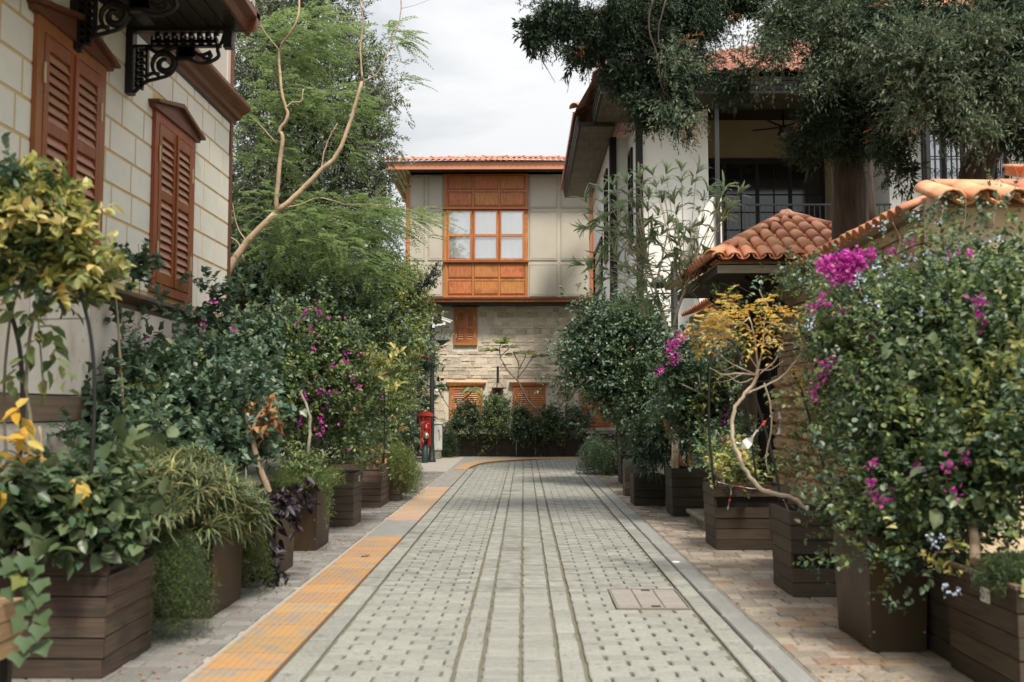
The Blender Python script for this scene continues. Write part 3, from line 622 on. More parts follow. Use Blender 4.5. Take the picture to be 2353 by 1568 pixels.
MB().box((ul,YF-.05,zl-.2), (ur,YF+.6,zl-.13)).build('jetty_beam', M_black, fh)
for a, b in ((ul-.02,ul+.11), (ur-.11,ur+.02)): piece('corner_board', M_wood2, fh, (a,YF-.03,zl+.015), (b,YF+.1,zt-.03))
# greige panels
for xs in ((370,485),(515,628),(1308,1525),(1555,1778)):
    for ys in ((402,652),(683,1063),(1096,1345)):
        lo, hi = f3(xs[0],ys[0],xs[1],ys[1],YF,0.0)
        piece('wall_panel', M_panel, fh, (lo[0],YF-.016,lo[2]), (hi[0],YF-.0,hi[2]))
        o = .055; p2 = MB().box((lo[0]+o,YF-.026,lo[2]+o), (hi[0]-o,YF-.016,hi[2]-o)).build('raised_field', M_panel, fh)
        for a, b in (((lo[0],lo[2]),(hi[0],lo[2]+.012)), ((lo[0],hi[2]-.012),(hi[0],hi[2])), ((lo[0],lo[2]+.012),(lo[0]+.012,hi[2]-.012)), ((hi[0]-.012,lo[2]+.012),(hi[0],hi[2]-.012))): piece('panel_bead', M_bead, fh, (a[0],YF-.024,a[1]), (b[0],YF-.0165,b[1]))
# timber oriel
lo, hi = f3(636,392,1298,1350,YF,.1)
bayf = MB().box((lo[0],YF-.06,lo[2]), (hi[0],YF-.001,hi[2])).build('oriel', M_wood2, fh)
cols_ = ((672,862),(872,1068),(1076,1272))
for a, b in cols_:
    for c_, d_ in ((400,512),(527,640),(1090,1202),(1222,1332)):
        l, h = f3(a,c_,b,d_,YF,.1); 
        for u, v in (((l[0],l[2]),(h[0],l[2]+.02)), ((l[0],h[2]-.02),(h[0],h[2])), ((l[0],l[2]+.02),(l[0]+.02,h[2]-.02)), ((h[0]-.02,l[2]+.02),(h[0],h[2]-.02))): piece('panel_mould', M_wood, bayf, (u[0],YF-.078,u[1]), (v[0],YF-.06,v[1]))
        piece('timber_panel', M_wood2, bayf, (l[0]+.035,YF-.082,l[2]+.035), (h[0]-.035,YF-.06,h[2]-.035), kind='box')
for x in (655,867,1072,1285):
    l, h = f3(x-7,392,x+7,655,YF,.1); piece('upright', M_wood2, bayf, (l[0],YF-.09,l[2]), (h[0],YF-.061,h[2]))
    l, h = f3(x-7,1080,x+7,1348,YF,.1); piece('upright', M_wood2, bayf, (l[0],YF-.09,l[2]), (h[0],YF-.061,h[2]))
for a, b in ((655,668),(1068,1082)): l, h = f3(636,a,1300,b,YF,.1); piece('sill', M_wood, bayf, (l[0]-.02,YF-.16,l[2]), (h[0]+.02,YF-.06,h[2]))
for a in (386,1344): l, h = f3(636,a,1300,a+10,YF,.1); piece('rail', M_wood2, bayf, (l[0],YF-.10,l[2]), (h[0],YF-.062,h[2]))
for i, (a, b) in enumerate(((668,858),(872,1062),(1076,1268))):
    l, h = f3(a,676,b,1066,YF,.1)
    for k, (c_, d_) in enumerate(((676,872),(872,1066))):
        l, h = f3(a,c_,b,d_,YF,.1); w = .055; y0, y1 = YF-.115+k*-.02, YF-.07
        s = MB().box((l[0],y0,l[2]), (l[0]+w,y1,h[2])).box((h[0]-w,y0,l[2]), (h[0],y1,h[2])).box((l[0]+w,y0,l[2]), (h[0]-w,y1,l[2]+w*.9)).box((l[0]+w,y0,h[2]-w*.6), (h[0]-w,y1,h[2])).build('window_sash', M_wood2, bayf)
        MB().box((l[0]+w,YF-.092,l[2]+w*.9), (h[0]-w,YF-.088,h[2]-w*.6)).build('pane', M_glass, s)
    l, h = f3(a,684,b,1060,YF,.1); cu = MB(); n = 24; vs = []
    for q in range(n+1):
        u = q/n; yy = YF-.072+.006*math.sin(q*1.9+i)+.004*math.sin(q*.8); vs += [(l[0]+.05+(h[0]-l[0]-.1)*u, yy, l[2]+.06), (l[0]+.05+(h[0]-l[0]-.1)*u, yy, h[2]-.05)]
    cu.add(vs, [(2*q,2*q+2,2*q+3,2*q+1) for q in range(n)], True).build('blind', M_curtain, bayf)
# stones of the ground floor
wins = [f4(516,150,708,458,SY,.1), f4(482,748,750,1090,SY,.1), f4(978,748,1246,1090,SY,.1), f4(1500,748,1760,1090,SY,.1)]
def stone_cell(x, b, z, h):
    j_ = lambda: random.uniform(.003,.018)
    if h > .2 and b-x < .35 and random.random() < .3: m_ = random.uniform(.4,.6); return [(x+.010, b-.010, z+.010, z+h*m_-.007), (x+.010, b-.010, z+h*m_+.007, z+h-.010)]
    return [(x+j_(), b-j_(), z+j_(), z+h-j_())]
st = []; z = .06
while z < zl-.2:
    h_ = random.choice((.11,.14,.18,.22,.27,.31)); h_ = min(h_, zl-.13-z); x = sl+.02+random.random()*.2
    while x < sr-.1:
        w_ = random.choice((.14,.2,.26,.32,.4)) if h_ > .15 else random.choice((.2,.3,.42)); b_ = min(x+w_, sr)
        if not any(b_ > l[0] and x < h[0] and z+h_ > l[2] and z < h[2]+.05 for l, h in wins): st += stone_cell(x, b_, z, h_)
        x += w_
    z += h_
vz = sorted([s for s in st if -3.6 < (s[0]+s[1])/2 < 2.7 and s[2] > 1.2], key=lambda s: -(s[1]-s[0])*(s[3]-s[2])); big = set(map(id, vz[:300])); rest = MB()
for s in st:
    o = random.uniform(.006,.03)
    if id(s) in big: piece('stone', M_stone, fh, (s[0],SY-o,s[2]), (s[1],SY+.05,s[3]), (0,random.uniform(-.03,.03),0))
    else: rest.box((s[0],SY-o,s[2]), (s[1],SY+.05,s[3]))
rest.build('small_stones', M_stone, fh, kind='stuff')
def far_shutter(lo, hi, cornice):
    x0, x1, z0, z1 = lo[0], hi[0], lo[2], hi[2]; Y = SY-.08; w = .085; xc = (x0+x1)/2
    s = MB().box((x0,Y,z0), (x0+w,SY+.02,z1)).box((x1-w,Y,z0), (x1,SY+.02,z1)).box((x0+w,Y,z0), (x1-w,SY+.02,z0+.1)).box((x0+w,Y,z1-.1), (x1-w,SY+.02,z1)).build('shutter_window', M_wood2, fh)
    MB().box((x0+w,SY-.02,z0+.1), (x1-w,SY+.01,z1-.1)).build('backing', M_black, s)
    fr = MB(); sm = MB(); w2 = .065; n = 0
    for a, b in ((x0+w+.006,xc-.004), (xc+.004,x1-w-.006)):
        zm = z0+.1+(z1-z0-.2)*.42
        fr.box((a,Y+.012,z0+.105), (a+w2,Y+.05,z1-.105)).box((b-w2,Y+.012,z0+.105), (b,Y+.05,z1-.105))
        for p, q in ((z0+.105,z0+.19),(zm,zm+.07),(z1-.19,z1-.105)): fr.box((a+w2,Y+.014,p), (b-w2,Y+.05,q))
        for p, q in ((z0+.19,zm),(zm+.07,z1-.19)):
            n = max(3, round((q-p)/.075))
            for k in range(n):
                z = p+(k+.1)*(q-p)/n; e = (q-p)/n*.86; sm.prism([(a+w2,Y+.045,z+e),(a+w2,Y+.016,z+.008),(a+w2,Y+.016,z-.004),(a+w2,Y+.05,z+e-.01)], (b-a-2*w2,0,0))
    fr.build('leaf_frame', M_wood2, s); sm.build('slats', M_wood3, s, kind='stuff')
    for xx in (x0+w, x1-w):
        for zz in (z0+.25, z1-.45): piece('hinge', M_brass, s, (xx-.01,Y-.006,zz), (xx+.01,Y,zz+.14))
    if cornice:
        MB().prism([(x0-.13,Y-.07,z1+.13),(x0-.10,Y-.07,z1+.09),(x0-.02,Y-.03,z1),(x1+.02,Y-.03,z1),(x1+.10,Y-.07,z1+.09),(x1+.13,Y-.07,z1+.13)], (0,.14,0)).build('window_cornice', M_wood2, s)
    else: MB().box((x0-.07,Y-.04,z1), (x1+.07,SY+.01,z1+.07)).build('window_cornice', M_black, s)
far_shutter(*f4(520,155,705,455,SY,.1), False)
for a, b in ((487,745),(985,1238),(1505,1755)): far_shutter(*f4(a,775,b,1090,SY,.1), True)
piece('stone_sill', M_stone, fh, (2.35,SY-.06,f4(1505,775,1755,1090,SY,.1)[0][2]-.14), (3.1,SY+.05,f4(1505,775,1755,1090,SY,.1)[0][2]-.02))
# roof with overhang
EY = 31.55; ez = at(1100,372,EY).z; fz = at(1100,389,EY).z; ex0 = at(884,372,EY).x; ex1 = 3.25
MB().box((ex0+.03,EY,fz), (ex1-.03,EY+.05,ez)).build('fascia', M_fascia, fh)
MB().box((ex0+.03,EY+.05,fz), (ex0+.08,EY+8,ez)).build('side_fascia', M_fascia, fh)
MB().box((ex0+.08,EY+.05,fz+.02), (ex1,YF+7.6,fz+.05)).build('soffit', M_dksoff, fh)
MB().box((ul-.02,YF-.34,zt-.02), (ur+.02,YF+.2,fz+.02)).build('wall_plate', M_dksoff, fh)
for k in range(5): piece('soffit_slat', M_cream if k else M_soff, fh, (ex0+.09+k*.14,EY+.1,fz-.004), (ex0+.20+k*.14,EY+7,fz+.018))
apz = 1.05; apx = -.9; apy = EY+3.9; rf = MB(); wd = ex1-ex0+.1; u = Vector((0,3.9,apz)); hyp = u.length
rf.add([(ex0-.03,EY-.05,ez),(ex1+.03,EY-.05,ez),(apx,apy,ez+apz),(ex0-.03,EY+7.9,ez),(ex1+.03,EY+7.9,ez)], [(0,1,2),(3,0,2),(1,4,2),(4,3,2),(0,3,4,1)]).build('roof', M_tilef, fh)
m = wave_roof(MB(), (ex0-.05,EY-.1,ez+.01), (1,0,0), wd, u, (0,-apz,3.9), hyp/(apx-ex0), hyp/(ex1-apx), hyp, pitch=.19, r=.055); m.build('roof_tiles', M_tilef, fh, kind='stuff')
rt = tile_mesh(M_tilef, .11, .09, .46, .014)
for a, b in (((ex0-.06,EY-.1,ez+.04),(apx,apy,ez+apz+.07)), ((ex1+.06,EY-.1,ez+.04),(apx,apy,ez+apz+.07))):
    a, b = Vector(a), Vector(b); n = int((b-a).length/.40); r_ = frame_rot(b-a, (0,0,1))
    for k in range(n): wlink('ridge_tile', rt, fh, a+(b-a)*(k/n)+Vector((0,0,.012*(k%2))), r_)
# hanging half bowl on the wall
b0 = at(1144,892,SY-.15); hb = thing('wall_bowl', 'brown half-round bowl planter hanging by chains on the stone wall', 'hanging bowl', (b0.x,b0.y,b0.z))
MB().lathe((b0.x,b0.y,b0.z-.16), [(0,0),(.09,.01),(.14,.06),(.19,.13),(.215,.155),(.215,.175),(.19,.175),(.17,.14),(0,.10)], 16).build('bowl', M_bowl, hb)
MB().lathe((b0.x,b0.y,b0.z-.26), [(0,0),(.03,0),(.07,.03),(.05,.06),(.08,.10)], 12).build('finial', M_bowl, hb)
bt = at(1144,845,SY-.1); bb = at(1144,878,SY-.1)
MB().box((bt.x-.035,SY-.05,bb.z), (bt.x+.035,SY+.0,bt.z+.04)).box((bt.x-.015,SY-.17,bb.z+.03), (bt.x+.015,SY-.05,bb.z+.06)).build('wall_bar', M_iron, hb)
for dx in (-.2,-.03,.2): MB().tube([(bt.x,SY-.15,bb.z+.05),(b0.x+dx,b0.y-.02,b0.z+.01)], .007, 5).build('chain', M_iron, hb)

# ---------------------------------------------------------------- the white house on the right
wh = thing('white_house', 'white rendered house with black corner posts, deep dark eaves and veranda', 'house', (6,25,0))
AX, BXx, YA, YJ, YB = 2.50, 2.10, 21.6, 23.7, 29.8; ZE = 8.05; ZJ = 4.15
MB().box((AX,YA,0), (4.05,YJ,ZE)).box((3.95,YA+.01,ZE), (4.05,YJ+1.4,8.9)).build('front_wall', M_white, wh)
MB().box((BXx,YJ,ZJ), (4.05,YB,ZE)).build('jettied_wall', M_white, wh); MB().box((4.05,YJ+1.5,ZJ), (9,YB,ZE)).build('rear_wall', M_white, wh)
MB().box((3.6,YJ+.01,0), (4.04,YJ+1.2,ZJ)).build('rear_lower_wall', M_white, wh)
MB().box((BXx-.05,YJ-.03,ZJ-.09), (9,YB+.05,ZJ)).build('jetty_trim', M_black, wh)
MB().box((4.05,YA,0), (8.0,YJ+1.3,4.9)).build('veranda_base', M_white, wh)
MB().box((4.05,YA-.15,4.9), (8.0,YJ+1.3,5.0)).build('veranda_floor', M_dksoff, wh)
MB().box((4.05,YJ+1.3,5.0), (8.0,YJ+1.49,8.85)).build('veranda_back_wall', M_cream, wh)
MB().box((8.0,YA,0), (15,YJ+1,ZE)).build('right_wing_wall', M_white, wh)
def post(x, y, z0, z1, w=.13, nm='corner_post'):
    m = MB().box((x,y,z0), (x+w,y+.06,z1)); 
    for k in range(3): m.box((x+.012+k*w/3,y-.012,z0+.02), (x+.012+k*w/3+w/5,y,z1-.02))
    return m.build(nm, M_black, wh)
post(AX-.02, YA-.06, 0, ZE); post(BXx-.02, YJ-.06, ZJ, ZE, .15)
piece('post_side', M_black, wh, (AX-.03,YA,0), (AX,YA+.14,ZE)); piece('post_side', M_black, wh, (BXx-.03,YJ,ZJ), (BXx,YJ+.16,ZE))
for X, ya, yb, z0, z1 in ((AX,22.5,23.2,5.3,7.5),(BXx,24.5,25.3,5.2,7.5),(BXx,26.3,29.3,4.7,6.1)):
    w = MB().box((X-.05,ya,z0), (X,ya+.09,z1)).box((X-.05,yb-.09,z0), (X,yb,z1)).box((X-.05,ya+.09,z0), (X,yb-.09,z0+.09)).box((X-.05,ya+.09,z1-.09), (X,yb-.09,z1)).build('side_window', M_black, wh)
    MB().box((X-.02,ya+.09,z0+.09), (X-.012,yb-.09,z1-.09)).build('pane', M_glassd, w)
    for k in (1,2): piece('glazing_bar', M_black, w, (X-.035,ya+.09,z0+(z1-z0)*k/3), (X-.02,yb-.09,z0+(z1-z0)*k/3+.03))
# eaves
def eave(x0, y0, x1, y1, z):
    e = MB().box((x0,y0,z), (x1,y1,z+.10)).build('eave', M_dksoff, wh); sb = MB(); y = y0+.03
    while y < y1-.1: sb.box((x0+.05,y,z-.014), (x1-.03,y+.10,z)); y += .115
    sb.build('soffit_boards', M_soff, wh, kind='stuff')
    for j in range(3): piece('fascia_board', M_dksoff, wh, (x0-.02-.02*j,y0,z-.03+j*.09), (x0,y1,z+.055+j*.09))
    return e
eave(1.28, YJ-1.1, BXx, YB+.6, 8.02); eave(1.62, 20.3, AX+.1, YJ-1.1, 8.1)
MB().box((AX+.1,20.3,8.1), (15,YA+.0,8.2)).build('front_eave', M_dksoff, wh)
for j in range(4): piece('fascia_board', M_black, wh, (1.6,20.28-.02*j,8.03+j*.085), (15,20.3,8.11+j*.085))
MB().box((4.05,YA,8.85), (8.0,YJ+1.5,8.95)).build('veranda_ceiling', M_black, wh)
roofw = MB(); roofw.add([(1.5,20.1,8.42),(15,20.1,8.42),(15,26,11.2),(6.8,26,11.2)], [(0,1,2,3)]); roofw.add([(1.5,20.1,8.42),(6.8,26,11.2),(6.8,27,11.2),(1.2,31,8.42),(1.2,22.6,8.42)], [(0,1,2,3,4)]); roofw.add([(6.8,26,11.2),(15,26,11.2),(15,27,11.2),(6.8,27,11.2)], [(0,1,2,3)]).build('roof', M_tiled, wh)
u = Vector((0,5.9,2.78)); wave_roof(MB(), (1.5,20.05,8.43), (1,0,0), 13.2, u, (0,-2.78,5.9), u.length/5.3, 0, u.length, pitch=.21, r=.06).build('front_roof_tiles', M_tiled, wh, kind='stuff')
u2 = Vector((5.4,0,2.78)); m = wave_roof(MB(), (1.18,31,8.36), (0,-1,0), 8.3, u2, (-2.78,0,5.4), 0, 0, 1.6, pitch=.21, r=.06); wave_roof(m, (1.46,22.7,8.42), (0,-1,0), 2.6, u2, (-2.78,0,5.4), 0, 1.2, 1.6, pitch=.21, r=.06).build('side_roof_tiles', M_tiled, wh, kind='stuff')
for a, y in ((Vector((1.42,20.0,8.5)),0), (Vector((1.16,22.6,8.45)),0)):
    for k in range(5): wlink('ridge_tile', rt, wh, a+Vector((.30,.33,.155))*k, frame_rot((.30,.33,.155), (0,0,1)), (1.3,1.1,1.3))
# higher roof behind
MB().add([(9.5,26,11),(16,26,11),(16,30,14.2),(9.5,30,14.2),(9.5,31,11)], [(0,1,2,3),(0,3,4)]).build('tower_roof', M_tile, wh)
# veranda doors, railing, posts, fan
dz0, dz1 = 5.0, 7.85; Yd = YJ+1.22
vd = MB().box((4.2,Yd,dz1-.14), (7.6,Yd+.06,dz1)).build('door_frame', M_black, wh)
for k in range(5): piece('door_post', M_black, vd, (4.2+k*.83,Yd,dz0), (4.29+k*.83,Yd+.06,dz1-.14))
MB().box((4.29,Yd+.03,dz0), (7.6,Yd+.04,dz1-.14)).build('pane', M_glassd, vd)
for k in range(4):
    for j in range(4): piece('glazing_bar', M_black, vd, (4.3+k*.83,Yd+.005,5.55+j*.45), (5.02+k*.83,Yd+.03,5.58+j*.45))
    piece('glazing_bar', M_black, vd, (4.65+k*.83,Yd+.005,dz0), (4.68+k*.83,Yd+.03,dz1-.2))
    piece('door_curtain', M_soff, vd, (4.34+k*.83,Yd+.043,5.1), (4.62+k*.83,Yd+.05,7.3))
rl = MB().box((4.05,YA-.1,5.93), (8.0,YA-.06,5.97)).box((4.05,YA-.1,5.08), (8.0,YA-.06,5.11)).build('railing', M_iron, wh)
for k in range(34): piece('baluster', M_iron, rl, (4.1+k*.117,YA-.088,5.11), (4.115+k*.117,YA-.072,5.93))
for x in (4.02, 8.42): piece('veranda_post', M_iron, wh, (x,20.6,4.2), (x+.08,20.68,8.1))
MB().prism([(3.66,20.7,0),(4.15,20.7,0),(4.15,20.7,5.95),(3.95,20.7,5.95),(3.66,20.7,5.5)], (0,.7,0)).build('stair_parapet', M_white, wh)
fan = thing('ceiling_fan', 'dark ceiling fan hanging in the shaded white house veranda', 'ceiling fan', tuple(at(1800,290,23.2)))
fo = origin(fan); MB().lathe(fo, [(0,-.16),(.08,-.15),(.11,-.06),(.10,0),(.02,.03),(.02,.85),(0,.85)], 14).build('motor', M_black, fan)
MB().lathe(fo+V(0,0,-.25), [(0,0),(.06,.02),(.08,.06),(.06,.1),(0,.1)], 12).build('lamp_bowl', M_cream, fan)
for k in range(5):
    a = k*1.2566+.2; m = MB().box((.12,-.05,-.03), (.72,.05,-.02)); m.v = [(fo.x+x*math.cos(a)-y*math.sin(a), fo.y+x*math.sin(a)+y*math.cos(a), fo.z+z) for x, y, z in m.v]; m.build('blade', M_black, fan)
# barred windows of the right wing
for (a, b) in ((2117,2217),(2252,2316)):
    l, h = pr(a,300,b,440,YA,.1); l = (l[0],YA,5.15); h = (h[0],YA,h[2])
    w = MB().box((l[0],YA-.04,l[2]), (l[0]+.1,YA,h[2])).box((h[0]-.1,YA-.04,l[2]), (h[0],YA,h[2])).box((l[0],YA-.04,h[2]-.1), (h[0],YA,h[2])).box((l[0],YA-.04,l[2]), (h[0],YA,l[2]+.1)).box(((l[0]+h[0])/2-.04,YA-.04,l[2]), ((l[0]+h[0])/2+.04,YA,h[2])).build('barred_window', M_black, wh)
    MB().box((l[0]+.1,YA-.012,l[2]+.1), (h[0]-.1,YA-.008,h[2]-.1)).build('pane', M_glass, w); MB().box((l[0]+.1,YA-.006,l[2]+.1), (h[0]-.1,YA-.002,h[2]-.1)).build('blind', M_curtain, w)
    g = MB(); n = 8
    for k in range(n+1): x = l[0]+(h[0]-l[0])*k/n; g.box((x-.009,YA-.14,l[2]), (x+.009,YA-.12,h[2]))
    for k in range(5): z = l[2]+(h[2]-l[2])*k/4; g.box((l[0],YA-.142,z-.01), (h[0],YA-.118,z+.01))
    g.build('window_bars', M_iron, w); s = MB()
    for k in range(4):
        for j in range(2):
            cx = l[0]+(h[0]-l[0])*(k+.5)/4; cz = h[2]-.25-j*.7
            for sg in (-1,1): s.tube([(cx+sg*(.06+.05*math.cos(t)*(1-t/9)), YA-.13, cz+.09*math.sin(t)*(1-t/9)) for t in [q*.6 for q in range(11)]], .008, 4)
    s.build('bar_scrolls', M_iron, w)
# ---------------------------------------------------------------- garden wall and gate on the right
GX = 3.60; YP = 8.85; YG0, YG1 = 14.05, 15.75; ZW = 3.28
gw = thing('garden_wall', 'ochre rubble and brick garden wall capped with orange barrel tiles', 'wall', (4,11,0))
MB().box((GX,YP+.02,0), (GX+.45,YG0,ZW)).build('wall_core', M_earthwall, gw)
MB().box((GX,YG0,2.75), (GX+.45,YG1,ZW)).build('gate_lintel', M_dksoff, gw)
MB().box((GX-.25,YG1,0), (GX+.3,20.2,3.36)).build('far_wall', M_earthwall, gw)
MB().box((GX-.02,YP-.43,0), (9.5,YP+.01,ZW-.07)).build('return_wall', M_stucco, gw)
z = .0; n = 0
while z < 1.85:
    h_ = random.uniform(.13,.20); y = YP+.05+random.random()*.1
    while y < YG0-.05:
        w_ = random.uniform(.14,.34); b_ = min(y+w_, YG0)
        if n < 300: piece('stone', M_rock, gw, (GX-.10-random.random()*.04,y,z), (GX+.05,b_+.01,z+h_+.012), (random.uniform(-.12,.12),0,0), 'rock%d' % random.randint(1,5)); n += 1
        y += w_
    z += h_
z = 1.88
while z < ZW-.1:
    h_ = random.choice((.075,.095,.12)); y = YP+.05+random.random()*.1
    while y < YG0-.03:
        w_ = random.uniform(.28,.55); b_ = min(y+w_, YG0); o = random.uniform(.01,.045)
        piece('brick', M_brick, gw, (GX-o,y+.008,z+.006), (GX+.03,b_-.008,z+h_-.008), (random.uniform(-.02,.02),0,0), 'worn')
        y += w_
    z += h_
for z, y in ((1.1,18.2),(1.9,17.1)): pass
z = .1; n = 0
while z < 3.1:
    h_ = random.uniform(.14,.24); y = YG1+.05
    while y < 18.6:
        w_ = random.uniform(.2,.4)
        if random.random() < .75: piece('stone', M_rock, gw, (GX-.30,y,z), (GX-.22,y+w_-.02,z+h_-.015), (random.uniform(-.1,.1),0,0), 'rock%d' % random.randint(1,5))
        y += w_
    z += h_
# cap tiles: covers sloping to the lane, pans between, ridge along the top
tc_ = tile_mesh(M_tile, .088, .072, .46, .014); tp_ = tile_mesh(M_tile, .085, .072, .46, .014, up=-1); mort = mat('pale_roof_mortar', (.42,.35,.27), (.52,.45,.36), sc=8, rough=.95, bump=.6)
y = YP+.1; k = 0
while y < 13.6:
    wlink('cap_tile', tc_, gw, (GX-.20,y,ZW-.0+random.uniform(-.01,.01)), frame_rot((1,0,.42), (-.42,0,1)), (1,random.uniform(.95,1.05),1))
    wlink('cap_tile', tp_, gw, (GX-.18,y+.1,ZW+.05), frame_rot((1,0,.42), (-.42,0,1)))
    y += .2
y = 16.3
while y < 19.9: wlink('cap_tile', tc_, gw, (GX-.42,y,3.36), frame_rot((1,0,.3), (-.3,0,1))); y += .2
y = YP+.0
while y < 13.4: wlink('ridge_tile', tc_, gw, (GX+.22,y,ZW+.15), frame_rot((0,1,0), (0,0,1)), (1.25,1,1.2)); y += .40
MB().prism([(GX-.12,0,ZW),(GX+.45,0,ZW),(GX+.45,0,ZW+.08),(GX+.22,0,ZW+.2),(GX+.12,0,ZW+.18)], (0,13.6-YP,0)).v
m = MB().prism([(GX-.12,YP,ZW),(GX+.45,YP,ZW),(GX+.45,YP,ZW+.08),(GX+.26,YP,ZW+.2),(GX+.18,YP,ZW+.2)], (0,13.7-YP,0)).build('cap_bed', mort, gw)
m = MB().prism([(GX-.02,YP-.44,ZW-.07),(GX-.02,YP+.05,ZW-.07),(GX-.02,YP-.1,ZW+.13),(GX-.02,YP-.2,ZW+.13)], (5.6,0,0)).build('cap_bed', mort, gw)
x = GX-.05; k = 0
while x < 6.6:
    jt = random.uniform(-.02,.02)
    wlink('cap_tile', tc_, gw, (x,YP-.66+jt,ZW-.06), frame_rot((0,1,.40), (0,-.4,1)), (1.45,1.25,1.5)); wlink('cap_tile', tp_, gw, (x+.135,YP-.64+jt,ZW+.02), frame_rot((0,1,.40), (0,-.4,1)), (1.4,1.2,1.5)); x += .27
x = GX+.0
while x < 6.8: wlink('ridge_tile', tc_, gw, (x,YP-.12,ZW+.15), frame_rot((1,0,.01), (0,0,1)), (1.5,1.45,1.35)); x += .58
wlink('broken_tile', tc_, gw, (GX+.78,YP-.2,ZW+.29), (.3,.5,.9), (.9,.4,.9))
# gate roof: small hipped roof
gt = thing('gate_roof', 'small hipped terracotta tile roof over the iron garden gate', 'gate roof', (3.8,14.3,0))
X0, X1, Y0, Y1, ZG = 2.42, 5.2, 12.62, 16.0, 3.36; AP = Vector((3.8,14.3,4.20))
MB().add([(X0+.04,Y0+.04,ZG),(X1,Y0+.04,ZG),(X1,Y1,ZG),(X0+.04,Y1,ZG),tuple(AP-V(0,0,.06))], [(0,1,4),(1,2,4),(2,3,4),(3,0,4),(3,2,1,0)]).build('roof_bed', mort, gt)
MB().box((X0+.06,Y0+.05,ZG-.12), (X1,Y0+.09,ZG-.02)).build('fascia', mat('weathered_fascia', (.34,.30,.22), (.25,.22,.16), sc=5, rough=.8, st=(.6,4,4)), gt)
MB().box((X0+.06,Y0+.09,ZG-.12), (X0+.10,Y1,ZG-.02)).build('side_fascia', M_dksoff, gt)
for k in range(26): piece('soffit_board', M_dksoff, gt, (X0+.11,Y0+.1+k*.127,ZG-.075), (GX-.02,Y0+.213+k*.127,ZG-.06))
for (A, e, w_, u, n_) in ((Vector((X0-.06,Y0-.08,ZG)),V(1,0,0),X1-X0+.06,V(0,AP.y-Y0,AP.z-ZG),V(0,-(AP.z-ZG),AP.y-Y0)), (Vector((X0-.08,Y1,ZG)),V(0,-1,0),Y1-Y0+.06,V(AP.x-X0,0,AP.z-ZG),V(-(AP.z-ZG),0,AP.x-X0))):
    L = u.length; un = u.normalized(); nn = n_.normalized(); R_ = frame_rot(un, nn); p_ = .205; N_ = int(w_/p_)
    for k in range(N_):
        x = (k+.5)*p_; Lk = L*min(1, 2*x/w_, 2*(w_-x)/w_); s = 0
        while s < Lk-.05:
            tone = 1; o = A+e*(x+random.uniform(-.008,.008))+un*s+nn*(.055+random.uniform(0,.006)); wlink('roof_tile', tc_, gt, o, R_, (1.05,min(1,(Lk-s)/.46+.25),1.05)); s += .36
        s = 0; Lk = L*min(1, 2*(x+p_/2)/w_, 2*(w_-x-p_/2)/w_)
        while s < Lk-.05: wlink('pan_tile', tp_, gt, A+e*(x+p_/2)+un*s+nn*.10, R_, (1,min(1,(Lk-s)/.46+.2),.9)); s += .38
for c_ in (V(X0-.04,Y0-.04,ZG+.08), V(X1,Y0,ZG+.08), V(X0,Y1,ZG+.08)):
    a = c_; b = AP+V(0,0,.10); n = int((b-a).length/.36); R_ = frame_rot(b-a, (0,0,1))
    for k in range(n): wlink('hip_tile', tc_, gt, a+(b-a)*(k/n), R_, (1.3,1,1.2))
MB().lathe(tuple(AP+V(0,0,.02)), [(.16,0),(.13,.10),(.06,.15),(0,.16)], 10).build('apex_mortar', mort, gt)
for y in (Y0+.5, Y1-.4): MB().tube([(X0+.5,y,ZG-.12),(GX,y,ZG-.62)], .035, 6).build('roof_strut', M_dksoff, gt)
gg = thing('iron_gate', 'black iron garden gate with panels under the tiled roof', 'gate', (GX+.1,14.9,0))
for y0, y1 in ((14.08,14.86),(14.88,15.72)):
    l_ = MB().box((GX+.06,y0,.25), (GX+.10,y0+.05,2.7)).box((GX+.06,y1-.05,.25), (GX+.10,y1,2.7)).box((GX+.06,y0,.25), (GX+.10,y1,.32)).box((GX+.06,y0,2.62), (GX+.10,y1,2.7)).box((GX+.06,y0,1.2), (GX+.10,y1,1.26)).build('gate_leaf', M_iron, gg)
    MB().box((GX+.085,y0,.3), (GX+.095,y1,2.65)).build('sheet', M_black, l_)
    for k in range(6): piece('bar', M_iron, l_, (GX+.065,y0+.08+k*.12,1.26), (GX+.08,y0+.092+k*.12,2.62))
MB().box((GX-.26,15.76,.0), (GX-.2,16.6,2.5)).build('side_panel', mat('orange_plank', (.24,.11,.035), (.17,.075,.03), sc=4, st=(4,4,.5), rough=.7), gg)
sp_ = thing('door_step', 'worn stone step in front of the iron garden gate', 'step', (3,13,0))
MB().box((2.24,12.3,.0), (3.6,13.65,.10)).build('riser', M_step, sp_, bevel=.012); MB().box((2.2,12.26,.10), (3.6,13.69,.155)).build('tread', M_step, sp_, bevel=.015)

